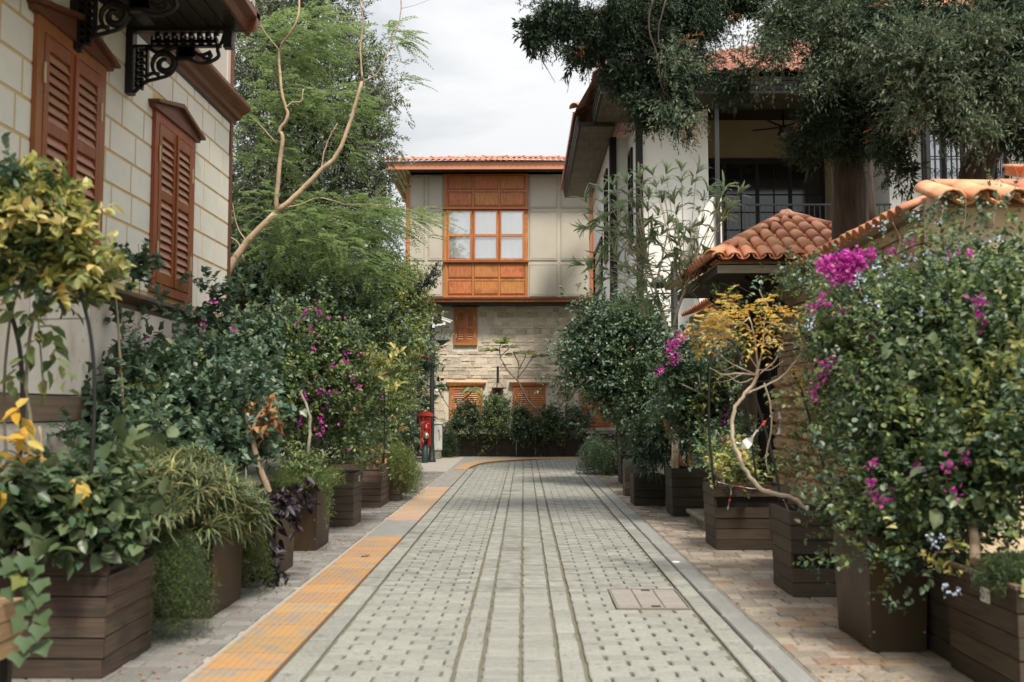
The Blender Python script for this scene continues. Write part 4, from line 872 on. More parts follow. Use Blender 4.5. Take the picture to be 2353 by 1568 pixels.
# ---------------------------------------------------------------- planters
def planter(label, xr, yn, w, d, h, mt, n=6, taper=.03, rz=0, side='L', plate=False, metal=False, missing=(), zb=0.0, name='wooden_planter', cat='planter', grp=None, edge=None):
    """xr: x of the face towards the lane; yn: y of the face towards the camera. Boards run round all four sides."""
    X0_, X1_ = (xr-w, xr) if side == 'L' else (xr, xr+w)
    cx, cy = (X0_+X1_)/2, yn+d/2
    t = thing(name, label, cat, (cx,cy,.0), rz, grp); zo = zb if zb else .014
    def add(nm, mt_, lo, hi, kind='box', rot=(0,0,0)): lo, hi = Vector(lo), Vector(hi); return link(nm, unit(mt_, kind), t, (lo+hi)/2, rot, hi-lo)
    def b_(z): return taper*(1-(z-zo)/h)                     # narrower towards the foot
    body = MB().box((-w/2+.035,-d/2+.035,zo+.02), (w/2-.035,d/2-.035,zo+h-.09), taper=taper); o = link('box', body.mesh('box', M_black), t)
    sm = MB(); g = 7; vs = [(-w/2+.03+(w-.06)*i/g, -d/2+.03+(d-.06)*j/g, zo+h-.075+random.uniform(-.015,.03)) for i in range(g+1) for j in range(g+1)]
    sm.add(vs, [(i*8+j,(i+1)*8+j,(i+1)*8+j+1,i*8+j+1) for i in range(g) for j in range(g)], True); link('soil', sm.mesh('soil', M_soil), t)
    if metal:
        for s_, (a, b) in enumerate((((-w/2,-d/2),(w/2,-d/2)), ((w/2,-d/2),(w/2,d/2)), ((w/2,d/2),(-w/2,d/2)), ((-w/2,d/2),(-w/2,-d/2)))):
            q = MB(); k = (w/2-taper)/(w/2), (d/2-taper)/(d/2); vs = []
            for (x, y), z, sc_ in ((a,zo,k),(b,zo,k),(b,zo+h,(1,1)),(a,zo+h,(1,1))): vs.append((x*sc_[0],y*sc_[1],z))
            inn = [(x*.95,y*.95,z) for x, y, z in vs]
            q.add(vs+inn, [(0,1,2,3),(7,6,5,4),(3,2,6,7),(0,3,7,4),(1,5,6,2),(0,4,5,1)]); link('side_panel', q.mesh('side_panel', mt), t)
        for z in (.12,.32,.54,.66):
            for sx in (-1,1): x = sx*(w/2-.03); link('rivet', unit(M_steel), t, (x,-d/2+b_(zo+z*h/.7)-.002,zo+z), (0,0,0), (.012,.008,.012)); link('rivet', unit(M_steel), t, ((-w/2+b_(zo+z) if side=='R' else w/2-b_(zo+z)),-d/2+.04,zo+z-.03), (0,0,0), (.008,.012,.012))
    else:
        e = (h-.012)/n; th_ = .028
        for k in range(n):
            z0 = zo+k*e+.003; z1 = zo+(k+1)*e-.003; a = b_((z0+z1)/2)
            tl = math.atan2(taper, h)
            for s_ in range(4):
                if (k, s_) in missing: continue
                o1 = random.uniform(-.004,.003); rr = random.uniform(-.007,.007); f = a+o1
                if s_ == 0: add('board', mt, (-w/2+f,-d/2+f,z0), (w/2-f,-d/2+f+th_,z1), rot=(-tl*0,rr,0))
                elif s_ == 1: add('board', mt, (w/2-f-th_,-d/2+f+th_,z0), (w/2-f,d/2-f,z1), rot=(rr,0,0))
                elif s_ == 2: add('board', mt, (-w/2+f,d/2-f-th_,z0), (w/2-f-th_,d/2-f,z1))
                else: add('board', mt, (-w/2+f,-d/2+f+th_,z0), (-w/2+f+th_,d/2-f-th_,z1), rot=(rr,0,0))
        if edge:
            zt_ = zo+h
            for lo, hi in (((-w/2-.006,-d/2-.006),(w/2+.006,-d/2+.035)), ((w/2-.035,-d/2+.035),(w/2+.006,d/2)), ((-w/2-.006,-d/2+.035),(-w/2+.035,d/2))): add('rim_board', edge, (*lo,zt_-.012), (*hi,zt_+.008))
    if zb:
        for sx in (-1,1):
            for sy in (-1,1): add('leg', M_black, (sx*(w/2-.05)-.02,sy*(d/2-.05)-.02,.012), (sx*(w/2-.05)+.02,sy*(d/2-.05)+.02,zb+.05))
    if plate:
        sgn = -1 if side == 'R' else 1; fx = sgn*(w/2)+sgn*.002
        pl = add('name_plate', M_sign, (min(fx,fx+sgn*.004),-d/2+plate[0],zo+h-plate[1]-.075), (max(fx,fx+sgn*.004),-d/2+plate[0]+.105,zo+h-plate[1]))
        em = MB(); c0 = (fx+sgn*.005,-d/2+plate[0]+.075,zo+h-plate[1]-.037)
        em.add([(c0[0],c0[1]+.021*math.cos(a),c0[2]+.026*math.sin(a)) for a in [q*math.pi/8 for q in range(16)]]+[(c0[0],c0[1]+.012*math.cos(a),c0[2]+.016*math.sin(a)) for a in [q*math.pi/8 for q in range(16)]], [(i,(i+1)%16,16+(i+1)%16,16+i) for i in range(16)]); link('round_emblem', em.mesh('round_emblem', M_blue), t)
        tx = MB()
        for k in range(4): tx.box((min(fx+sgn*.004,fx+sgn*.006),-d/2+plate[0]+.008,zo+h-plate[1]-.02-k*.014), (max(fx+sgn*.004,fx+sgn*.006),-d/2+plate[0]+.045-.008*(k%2),zo+h-plate[1]-.016-k*.014))
        link('printed_lines', tx.mesh('printed_lines', M_grey), t)
    return t
GL, GR_ = 'planters along the townhouse sidewalk', 'planters along the garden wall'
planter('tan weathered crate planter on legs at the lower left picture corner', -2.44, 4.20, .8, .70, .27, M_boardt, 3, .0, zb=.33, name='crate_planter', grp=GL)
planter('largest brown board planter at left with a broken upper corner', -2.30, 5.55, 1.05, .80, .69, M_board, 6, .04, missing=((5,1),), grp=GL, edge=None)
for k in (0,): pass
planter('dark smooth planter half hidden by drooping sedge and fern', -2.22, 7.18, .62, .78, .66, M_rust, metal=True, taper=.018, grp=GL)
planter('dark planter with dark purple foliage spilling over it', -2.18, 8.84, .60, .75, .68, M_rust, metal=True, taper=.02, grp=GL)
planter('dark planter with bright green fern and a pale thin tree trunk', -2.18, 10.58, .66, .72, .68, M_rust, metal=True, taper=.018, grp=GL)
planter('brown board planter with a small plate, behind the fern planter', -2.16, 12.74, .60, .66, .68, M_boardg, 7, .02, plate=(.30,.06), grp=GL)
planter('dark board planter squeezed behind the fern planter', -2.36, 11.6, .5, .6, .62, M_board, 6, .02, grp=GL)
planter('wide brown board planter under the pale green sprigs', -2.15, 15.18, .92, 1.0, .665, M_board, 7, .03, grp=GL)
planter('small low board planter with drooping pale grass', -2.03, 16.36, .34, .42, .50, M_boardg, 5, .01, grp=GL)
planter('last board planter on the townhouse side, nearest the red hydrant', -2.09, 18.1, .42, .9, .69, M_boardg, 7, .01, grp=GL)
planter('big brown board planter with a white plate, nearest on the right', 2.45, 5.06, .95, .86, .60, M_boardr, 5, .02, side='R', plate=(.28,.06), grp=GR_, edge=M_edge)
planter('dark board planter hidden behind the planter with the white plate', 2.50, 5.96, .85, .70, .56, M_boardf, 5, .01, side='R', grp=GR_)
planter('tall dark rusty panel planter with steel rivets on the right', 2.12, 6.24, .37, .70, .70, M_rust, metal=True, taper=.02, side='R', grp=GR_)
planter('brown board planter holding the pale twisted wisteria stem', 2.11, 8.01, .82, .68, .69, M_boardr, 6, .03, side='R', grp=GR_, missing=((2,0),))
planter('low board box on legs between two bigger planters by the gate', 2.38, 9.3, .5, .5, .30, M_boardr, 3, .0, side='R', zb=.27, name='board_box', grp=GR_)
planter('brown board planter with gaping boards and red-white tape', 2.02, 10.68, .80, .68, .685, M_boardr, 6, .02, side='R', grp=GR_, missing=((4,0),))
planter('dark planter with yucca trunks beside the gate step', 2.05, 13.98, .60, .66, .675, M_boardf, 5, .02, side='R', grp=GR_)
planter('low dark planter full of drooping sedge', 1.70, 15.57, .50, .60, .48, M_boardf, 4, .01, side='R', grp=GR_)
planter('dark planter at the foot of the round dark green tree', 1.93, 20.0, .45, .75, .66, M_boardf, 6, .02, side='R', grp=GR_)
planter('farthest dark planter on the right with trailing fern', 1.85, 23.0, .5, 1.3, .66, M_boardf, 6, .03, side='R', grp=GR_)
planter('narrow pale board planter between sedge and round tree', 1.74, 17.3, .22, .4, .62, M_boardg, 5, .0, side='R', grp=GR_)
fxs = [at(x, 1020, 31.85).x for x in (1000,1041.5,1095,1141,1186,1231,1284,1336,1388,1440)]
fl = ['leftmost charcoal planter under drooping dark fern by the cabinet','charcoal planter below the plumeria with the drooping rosette','charcoal planter with bright trailing greens below the wall bowl','charcoal planter just left of the middle ground floor shutters','charcoal planter under the left leaf of the middle shutters','charcoal planter under the tall branching plumeria','charcoal planter below the widest dark bush','charcoal planter under the right end of the wide bush','charcoal planter in front of the rightmost ground floor shutters']
for k in range(9): planter(fl[k], fxs[k+1]-.012, 31.85, fxs[k+1]-fxs[k]-.024, .62, .72, M_boardf, 6, .0, grp='charcoal planters along the far stone house')

# ---------------------------------------------------------------- lamp posts, hydrant, cabinet
def scroll(c, r, turns=1.4, sg=1, n=18): return [(c[0]+sg*r*(1-.75*q/n)*math.cos(q/n*turns*6.28-1.57), c[1], c[2]+r*(1-.75*q/n)*math.sin(q/n*turns*6.28-1.57)) for q in range(n+1)]
def street_lamp(label, x, y, h, sgn, cams, zl):
    t = thing('street_lamp', label, 'street lamp', (x,y,0), group='black street lamps'); c = lambda a, b, d: (x+sgn*a, y+d, zl+b)
    MB().lathe((x,y,.0), [(.12,0),(.12,.06),(.09,.10),(.075,.5),(.065,.55),(.065,h),(.055,h+.02),(0,h+.02)], 16).build('pole', M_iron, t)
    def bx_(m, a, b): return m.box(tuple(min(p, q) for p, q in zip(c(a[0],a[1],a[2]), c(b[0],b[1],b[2]))), tuple(max(p, q) for p, q in zip(c(a[0],a[1],a[2]), c(b[0],b[1],b[2]))))
    a = MB(); a = a.box((min(x,x+sgn*.27),y-.009,zl+.15), (max(x,x+sgn*.27),y+.009,zl+.168)); a.tube(smooth_path([c(.06,.02,0),c(.08,.08,0),c(.13,.13,0),c(.2,.14,0)],4), .010, 5)
    a.lathe(c(.27,.13,0), [(.02,0),(.028,.02),(.016,.04),(.012,.07),(.02,.09),(.010,.12),(0,.13)], 8).build('arm', M_iron, t)
    lp = MB().lathe(c(.285,0,0), [(.205,-.085),(.185,-.075),(.10,-.02),(.07,.0),(.065,.035),(.03,.05),(.02,.13),(0,.13)], 18).build('lamp_shade', M_shade, t)
    MB().lathe(c(.285,-.085,0), [(0,-.095),(.08,-.085),(.14,-.045),(.185,0)], 18).build('lamp_bowl', M_shade, lp)
    MB().lathe(c(.23,.02,0), [(.03,-.03),(.03,.03),(.015,.05),(0,.05)], 8).build('gear_box', M_iron, lp)
    a = MB().box((min(x,x+sgn*.40),y-.009,zl-.28), (max(x,x+sgn*.40),y+.009,zl-.255)); a.tube([(p[0],p[1],p[2]) for p in scroll(c(.13,-.34,0), .045, sg=sgn)], .008, 5); a.tube(smooth_path([c(.07,-.55,0),c(.08,-.47,0),c(.10,-.37,0)],4), .008, 5); a.build('banner_arm', M_iron, t)
    if cams:
        MB().box((x-.03,y-.05,h+.03), (x+.20,y+.05,h+.15)).build('junction_box', M_black, t)
        MB().tube([(x,y-.05,h-.02),(x+.12,y-.07,h-.03),(x+.24,y-.07,h-.01),(x+.34,y-.06,h+.04)], .018, 6).build('camera_mount', M_whitep, t)
        MB().box((x+.13,y-.09,h-.02), (x+.27,y-.02,h+.03)).build('mount_box', M_whitep, t); MB().box((x+.0,y-.09,h-.08), (x+.07,y-.04,h+.04)).build('mount_bracket', M_whitep, t)
        c1 = MB().box((x-.12,y-.20,h+.04), (x+.02,y-.02,h+.16)).build('security_camera', M_whitep, t); MB().box((x-.13,y-.24,h+.16), (x+.03,y+.02,h+.22)).build('hood', M_whitep, c1)
        MB().lathe((0,0,0), [(.05,-.01),(.05,.005),(.03,.006),(0,.006)], 12).xf(Matrix.Translation(V(x-.05,y-.203,h+.10)) @ Matrix.Rotation(D2R(90), 4, 'X')).build('lens', M_black, c1)
        X_ = Matrix.Translation(V(x+.42,y-.06,h+.13)) @ Matrix.Rotation(D2R(20), 4, 'Y')
        c2 = MB().box((-.15,-.035,-.035), (.13,.035,.035)).xf(X_).build('security_camera', M_whitep, t); MB().box((-.18,-.045,.035), (.17,.045,.055)).xf(X_).build('hood', M_whitep, c2); MB().box((x+.32,y-.08,h-.0), (x+.38,y-.04,h+.1)).build('camera_neck', M_whitep, t)
    return t
lx = gr(992,1062)
L1 = street_lamp('black street lamp with white security cameras beside the red hydrant', lx.x, lx.y, 3.92, 1, True, 3.56)
wb = MB().lathe((lx.x+.14,lx.y-.1,1.98), [(0,0),(.04,.02),(.04,.09),(0,.10)], 8).build('white_fitting', M_whitep, L1)
MB().tube(smooth_path([(lx.x+.07,lx.y,2.1),(lx.x+.28,lx.y,2.22),(lx.x+.36,lx.y,2.1),(lx.x+.24,lx.y,1.95),(lx.x+.3,lx.y,1.85)],4), .012, 5).build('side_scroll', M_iron, L1)
L2 = street_lamp('black street lamp behind the oleander in front of the white house', at(1549,640,18.3).x, 18.3, 4.2, -1, False, 3.90)
bx = at(1553,957,18.0); MB().box((bx.x-.05,18.12,bx.z-.14), (bx.x+.05,18.16,bx.z+.14)).build('yellow_label', M_yellow, L2)
hx = gr(980,1064); t = thing('fire_hydrant', 'red fire hydrant with hooded red casing on a dark green pipe', 'fire hydrant', (hx.x,hx.y,0)); x, y = hx.x, hx.y
MB().lathe((x-.06,y,0), [(.13,0),(.13,.72),(0,.72)], 14).build('stand_pipe', M_dgreen, t)
MB().box((x-.26,y-.05,.56), (x+.16,y+.22,1.64)).box((x-.30,y-.10,1.3), (x-.26,y+.22,1.64)).build('casing', M_red, t)
MB().prism([(x-.36,y-.14,1.62),(x+.26,y-.14,1.60),(x+.24,y-.14,1.66),(x+.06,y-.14,1.76),(x-.12,y-.14,1.76),(x-.36,y-.14,1.68)], (0,.42,0)).build('hood', M_redtop, t)
MB().box((x-.16,y-.13,.62), (x-.10,y-.05,1.58)).box((x+.13,y-.13,.62), (x+.17,y-.05,1.58)).build('casing_edge', M_red, t)
v = MB().lathe((x+.0,y-.14,.85), [(.11,0),(.11,.05),(.085,.08),(.085,.30),(.10,.32),(.10,.36),(.07,.39),(.06,.46),(0,.48)], 14).build('valve_body', M_red, t)
MB().lathe((0,0,0), [(.10,0),(.11,.04),(.09,.09),(.05,.10),(.04,.14),(0,.14)], 12).xf(Matrix.Translation(V(x+.02,y-.20,.93)) @ Matrix.Rotation(D2R(90), 4, 'X')).build('steel_cap', M_steel, v)
for k, z in enumerate((1.50,1.34,1.2)): piece('painted_line', M_sign, t, (x+.02,y-.056,z), (x+.13,y-.051,z+.012))
t.scale = (.68, .8, .82)
kx = gr(1003,1055); t = thing('utility_cabinet', 'off-white metal utility cabinet behind the black lamp post', 'cabinet', (kx.x,kx.y,0)); x, y = kx.x+.02, kx.y
MB().box((x-.3,y-.02,.0), (x+.22,y+.3,.36)).build('plinth', M_step, t)
MB().box((x-.36,y-.06,.36), (x+.27,y+.34,1.42)).build('body', M_cab, t, bevel=.01); MB().box((x-.40,y-.10,1.42), (x+.31,y+.38,1.50)).build('lid', M_cab, t, bevel=.01)
piece('door', M_cab, t, (x-.02,y-.075,.42), (x+.25,y-.06,1.38)); piece('door_label', M_blue, t, (x+.07,y-.082,1.1), (x+.14,y-.076,1.2)); piece('vine_stain', L_mid, t, (x+.11,y-.08,.75), (x+.15,y-.076,1.1)); piece('handle', M_steel, t, (x+.21,y-.10,.9), (x+.235,y-.075,.98)); t.scale = (.55, .7, .74)
# ---------------------------------------------------------------- plants
def B(*r): return [blob(*q) for q in r]
def plant(name, label, cat, base, crowns=(), st=None, bark=None, flowers=(), group=None, sname='branch', sn=7):
    t = thing(name, label, cat, (base[0],base[1],base[2] if len(base) > 2 else .6), group=group)
    by = {}
    for mt_, arrs in crowns: by.setdefault(mt_.name, (mt_, []))[1].extend(arrs if isinstance(arrs, list) else [arrs])
    for mt_, arrs in by.values(): leafobj('foliage', mt_, t, arrs)
    if st: stems(t, bark or M_barkg, st, sname, sn)
    for f in flowers: blossoms(t, *f[:2], **(f[2] if len(f) > 2 else {}))
    return t
def gbase(x, y, Y): p = at(x, y, Y); return (p.x, p.y, max(p.z, 0))
def fronds(P, Dt, L=.42, pairs=12, pl=.08, pw=.02, droop=.35, shape='diamond'):
    n = len(P); t = np.linspace(.12, 1, pairs); Dt = nrm(Dt); side = nrm(np.cross(Dt, np.array([0,0,1.]))); Ln = L*(.7+.6*rng.random(n))
    out = []
    for sg in (-1, 1):
        Q = P[:,None,:]+Dt[:,None,:]*(t[None,:]*Ln[:,None])[...,None]; Q[...,2] -= droop*(t[None,:]**2)*Ln[:,None]
        ld = sg*side[:,None,:]*(.85*np.ones((n,pairs,1)))+Dt[:,None,:]*.45; ld = ld+rng.normal(size=ld.shape)*.10; ld[...,2] -= .15
        l = (pl*(1-.55*np.abs(t-.45))[None,:]*np.ones((n,1))).ravel()
        nm = np.tile([0,0,1.], (n*pairs,1))+rng.normal(size=(n*pairs,3))*.2
        out.append((Q.reshape(-1,3), nrm(ld.reshape(-1,3)), nm, l, l*(pw/pl), shape))
    return out
def heads(P, nb=16, L=.16, W=.012, tilt=.25, shape='blade'):
    n = len(P); a = np.linspace(0, 2*np.pi, nb, endpoint=False)[None,:]+rng.random((n,1))*6; el = tilt+rng.normal(size=(n,nb))*.25
    ax = nrm(np.array([0,0,1.])+rng.normal(size=(n,3))*.45); u = nrm(np.cross(ax, rdir(n))); v = np.cross(ax, u)
    d = np.cos(a)[...,None]*u[:,None,:]+np.sin(a)[...,None]*v[:,None,:]+el[...,None]*ax[:,None,:]; d = d.reshape(-1,3); Q = np.repeat(P, nb, 0)
    l = L*(.6+.6*rng.random(n*nb)); return (Q, nrm(d), np.tile([0,0,1.], (n*nb,1))+rng.normal(size=(n*nb,3))*.15, l, W*np.ones(n*nb), shape)
def curtain(P, L=.6, n=50, nl=.035, nw=.004, out=(0,0,0), sway=.12, fall=1., W=.02):
    """thin hanging fern strands with fine needles"""
    m = len(P); t = np.tile(np.linspace(0,1,n), (m,1)); Ln = L*(.5+.7*rng.random(m)); h = nrm(rng.normal(size=(m,3))*[1,1,.1])*sway+np.array(out)
    Q = P[:,None,:]+h[:,None,:]*(1-(1-t)**2)[...,None]; Q[...,2] += (.10*np.sin(t*2.2)-fall*t**1.5)*Ln[:,None]; Q += rng.normal(size=Q.shape)*W
    k = m*n; d = nrm(rng.normal(size=(k,3))+[0,0,-.5]); return (Q.reshape(-1,3), d, rdir(k), nl*(.6+.8*rng.random(k)), nw, 'needle')
def pts(blobs, n, shell=.4): P, d = in_blobs(blobs, n, shell, .2); return P, d
def whorl(tips, nb=12, L=.15, W=.022, lv=3, span=.28, shape='blade', sp=.9):
    out = []
    for (p, d) in tips:
        p = np.array(p); d = nrm(np.array(d)); n = nb*lv; t = np.repeat(np.linspace(0,1,lv), nb)+rng.random(n)*.2
        P = p[None,:]-d[None,:]*(span*(1-t))[:,None]; r = rdir(n); r = nrm(r-(r@d)[:,None]*d[None,:]); dd = nrm(r*sp+d[None,:]*(.25+.7*t[:,None])+[0,0,-.12])
        out.append((P, dd, d[None,:]+rdir(n)*.25, L*(.7+.5*rng.random(n)), W, shape))
    return out

# --- left: conifer, feathery tree, citrus, shrubs
cf = B((690,60,21,150,130,1.7),(640,230,21,120,140,1.7),(780,200,21,125,160,1.7),(700,400,21,170,150,1.8),(815,390,21.5,90,160,1.4),(600,480,21,110,170,1.6),(760,560,21,115,140,1.6),(720,-90,21,110,110,1.5),(860,290,21.3,62,95,1.0),(860,480,21.5,56,90,.9),(590,120,21,80,140,1.4))
plant('conifer_tree', 'tall broad grey-green conifer behind the feathery tree at left', 'conifer', (-4.7,21.3,0), [(L_conif, [crown(cf, 8200, 14, .30, .075, .026, 'diamond', up=.25, droop=.15, shell=.8, lump=.8, spread=.8)]), (L_dark, [crown([(c, r*.8) for c, r in cf], 1500, 12, .4, .12, .05, 'diamond', shell=.3)])],
      [([(-4.7,21.3,0),(-4.6,21.3,4),(-4.7,21.3,12)], .28, .08, 'trunk')], M_barkd)
jb = []
def J(x, y, Y=14.0): return tuple(at(x, y, Y))
jst = [([J(470,760),J(528,620),J(570,555),J(635,490)], 0.0578, 0.0525, 'trunk'), ([J(635,490),J(640,400),J(650,320),J(643,300),J(662,265,14),J(650,225),J(642,120),J(680,55,13.8),J(690,-20)], 0.0340, 0.0126),
       ([J(635,490),J(690,440),J(735,395),J(775,355),J(808,270),J(832,188)], 0.0442, 0.0224), ([J(832,188),J(828,120),J(833,40),J(820,-40)], 0.0150, 0.0084), ([J(832,188),J(866,170),J(890,120),J(915,60),J(922,0),J(905,-40)], 0.0109, 0.0070),
       ([J(655,250),J(672,236),J(692,232),J(697,205)], 0.0136, 0.0084), ([J(738,393),J(745,350),J(760,310),J(775,285)], 0.0122, 0.0056), ([J(640,480),J(690,470),J(730,455),J(760,460),J(790,470)], 0.0102, 0.0056), ([J(570,560),J(545,520),J(535,470)], 0.0102, 0.0049), ([J(635,330),J(600,290),J(580,270)], 0.0088, 0.0042),
       ([J(560,600),J(548,560),J(520,540)], 0.0136, 0.0070), ([J(790,470),J(870,470),J(930,480),J(990,500)], 0.0048, 0.0021), ([J(700,545),J(760,560),J(830,600)], 0.0048, 0.0021), ([J(645,120),J(600,60),J(580,0)], 0.0082, 0.0035), ([J(922,20),J(960,10),J(1010,-10)], 0.0041, 0.0021)]
jf = B((600,60,14.2,90,55,.7),(700,30,14.4,80,50,.7),(620,180,14,60,35,.6),(740,200,14,85,32,.6),(640,215,14.2,60,25,.5),(790,225,14.2,50,30,.5),(590,330,14,55,40,.5),(600,440,14,70,45,.6),(700,500,13.8,110,40,.7),(820,480,14.2,90,38,.7),(900,470,14.4,60,20,.5),(960,485,14.5,32,14,.3),(640,560,14,80,35,.6),(760,560,13.6,90,40,.7),(850,600,14,55,40,.6),(690,90,14.4,70,40,.6),(560,250,14,40,50,.5),(560,520,14,50,50,.5),(975,525,14.5,14,6,.15),(900,145,14.3,22,8,.15),(880,40,14.3,45,30,.35),(770,310,14,40,25,.4))
jf = [(c+np.array([0,.75,0]), r) for c, r in jf]; Pj, dj = pts(jf, 1250, .3); Dj = nrm(dj*.5+np.array([.5,-.25,.12])+rdir(len(Pj))*.6)*[1,1,.45]
plant('feathery_tree', 'slender tree with pale forked trunk and feathery fronds leaning past the townhouse corner', 'tree', (-4.0,14.6,0), [(L_jac, fronds(Pj, Dj, .42, 13, .085, .022))], jst, M_barkj)
ct = B((640,640,17,110,80,1.1),(740,650,17,100,90,1.1),(590,720,17,70,90,1),(700,760,16.6,120,100,1.1),(800,720,17.5,90,100,1.1),(620,850,16.5,100,90,1),(760,860,17,110,90,1),(560,620,17,40,90,.8),(830,640,18,60,60,.8),(870,800,18,60,110,.9),(690,960,16.6,130,80,1))
t = plant('citrus_tree', 'dark glossy broadleaf tree with a few oranges below the conifer', 'tree', (-3.9,17,0), [(L_dark, [crown(ct, 3300, 9, .28, .095, .05, 'leaf', up=.2, shell=.7, lump=.5)]), (L_mid, [crown(ct, 900, 8, .28, .085, .045, 'leaf', up=.3, shell=.95, lump=.5)])], [([(-3.9,17,0),(-3.8,17,1.5),(-3.9,16.9,3.2)], .09, .04, 'trunk')], M_barkd)
for x, y in ((805,532),(540,776),(566,722),(783,772)): p = at(x, y, 15.9); MB().lathe((0,0,0), [(.045*math.sin(a), -.045*math.cos(a)) for a in [math.pi*q/8 for q in range(9)]], 12).build('fruit', mat('orange_fruit', (.75,.24,.02), (.7,.2,.02), rough=.5), t).location = p-origin(t)
ys = B((900,690,22,75,70,1.0),(935,655,22,36,36,.6),(870,770,21.5,85,75,1),(905,810,22,44,76,.8),(840,840,20,75,70,1),(890,890,21,50,66,.8),(860,640,22,50,50,.8),(945,745,22.5,20,55,.5))
plant('bright_shrub', 'tall yellowish-green shrub in front of the left edge of the stone house', 'shrub', (-2.9,21.5,0), [(L_lime, [crown(ys, 1700, 9, .3, .085, .04, 'leaf', shell=.8, lump=.5)]), (L_mid, [crown(ys, 1500, 9, .3, .085, .042, 'leaf', shell=.5, lump=.5)])], [([(-2.9,21.5,0),(-2.8,21.5,2),(-2.7,21.5,4)], .05, .02)], M_barkd)
cs = [( [J(960,690,21.6),J(975,650,21.6),J(1000,612,21.6)], .02, .006)]
sp = np.array([J(940+6*k,672-3.2*k+random.uniform(-5,5),21.6) for k in range(11)]+[J(975+4*k,650-6*k,21.6) for k in range(7)])
plant('conifer_sprig', 'dark conifer branch sticking out toward the orange oriel panels', 'branch', tuple(at(940,690,21.6)), [(L_cyp, [twigs(np.repeat(sp,9,0), nrm(rdir(len(sp)*9)*.7+[.5,0,.1]), 10, .16, .05, .02, 'diamond')])], cs, M_barkd)
cv = B((905,900,25,34,60,.6),(915,960,25.4,28,70,.6),(895,1000,24.5,40,60,.6),(930,1030,26,14,40,.35),(915,840,25,35,40,.6),(880,960,23.5,45,70,.7))
plant('ivy_bank', 'dark ivy bank just left of the red fire hydrant', 'ivy', (-2.9,24.8,0), [(L_teal, [crown(cv, 1100, 8, .22, .08, .055, 'leaf', shell=.8, lump=.4)]), (L_dark, [crown(cv, 900, 8, .22, .08, .055, 'leaf', shell=.5)])], [([(-3,24.8,0),(-2.9,24.8,1.5)], .05, .02)], M_barkd)
rb = B((960,815,27.4,34,32,.4),(975,850,27.4,26,32,.35),(945,790,27.2,25,28,.35))
plant('red_flower_shrub', 'small standard shrub with red blooms touching the street lamp pole', 'shrub', (-2.9,27.2,0), [(L_teal, [crown(rb, 520, 8, .2, .07, .04, 'leaf', shell=.7)])], [([J(955,1000,27.2),J(956,900,27.2),J(958,850,27.2)], .03, .02, 'trunk')], M_barkd, [(F_red, [at(x, y, 26.9) for x, y in ((972,793),(975,818),(983,820),(968,822),(951,767),(980,805))], dict(per=5, r=.03, L=.05))])
bl = B((600,820,11.8,80,85,.6),(690,790,12,95,80,.6),(760,830,12.2,80,90,.6),(700,890,11.6,120,80,.6),(810,900,12.6,50,100,.5),(620,930,11.2,90,70,.55),(760,960,12,80,65,.5),(540,880,11,60,80,.5),(800,1000,12.4,40,40,.4),(840,950,12.8,30,60,.4))
bf = [(650,742),(700,722),(735,718),(680,745),(715,755),(770,838),(795,832),(640,875),(668,882),(690,888),(735,900),(760,905),(712,868),(752,935),(700,915),(736,963),(745,985),(620,940),(595,960),(640,990),(720,800),(600,800),(690,975),(810,870),(826,890),(560,1010),(565,1040),(735,1000)]
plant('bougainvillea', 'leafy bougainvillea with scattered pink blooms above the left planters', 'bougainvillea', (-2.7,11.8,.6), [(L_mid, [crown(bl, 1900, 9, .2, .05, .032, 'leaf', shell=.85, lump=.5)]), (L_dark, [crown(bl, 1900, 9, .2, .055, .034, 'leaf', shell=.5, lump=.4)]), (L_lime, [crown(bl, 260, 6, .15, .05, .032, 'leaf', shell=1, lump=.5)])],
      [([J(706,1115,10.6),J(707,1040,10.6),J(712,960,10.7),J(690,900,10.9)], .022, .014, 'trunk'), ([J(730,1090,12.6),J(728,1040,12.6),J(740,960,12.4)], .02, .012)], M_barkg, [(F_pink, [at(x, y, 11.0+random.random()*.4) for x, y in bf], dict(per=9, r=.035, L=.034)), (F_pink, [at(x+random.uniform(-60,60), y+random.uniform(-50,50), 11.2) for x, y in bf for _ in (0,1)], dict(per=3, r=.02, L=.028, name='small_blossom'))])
# pale leaning trunk with dry leaves
plant('leaning_plumeria', 'leaning pale bare trunk with a few dry curled leaves among the left planters', 'small tree', tuple(at(610,1150,9)), [(L_brown, [crown(B((600,960,9,28,24,.15),(640,950,9,14,18,.1)), 16, 5, .1, .10, .05, 'leaf', droop=.5)])], [([J(625,1150,8.95),J(600,1080,8.95),J(575,1000,8.9),J(568,950,8.9)], .035, .02, 'trunk'), ([J(575,1000,8.9),J(590,960,8.9),J(605,940,8.9)], .015, .008)], M_bark)
cvb = B((285,840,9.3,42,70,.3),(360,920,9.0,90,80,.4),(430,880,9.8,90,90,.4),(500,840,10.6,80,80,.4),(300,980,8.6,75,80,.4),(420,960,9.2,100,80,.45),(530,900,10,80,100,.45),(560,800,11,50,70,.4),(330,1040,8.2,90,50,.4),(540,980,9.6,70,70,.4),(470,1030,8.8,90,45,.4))
wl_ = [(268,650),(270,690),(262,730),(268,770),(275,810),(285,745),(300,790),(255,700),(480,670),(490,700),(500,720),(430,640),(435,665),(320,575),(322,600),(318,630),(290,640),(530,720),(520,680)]
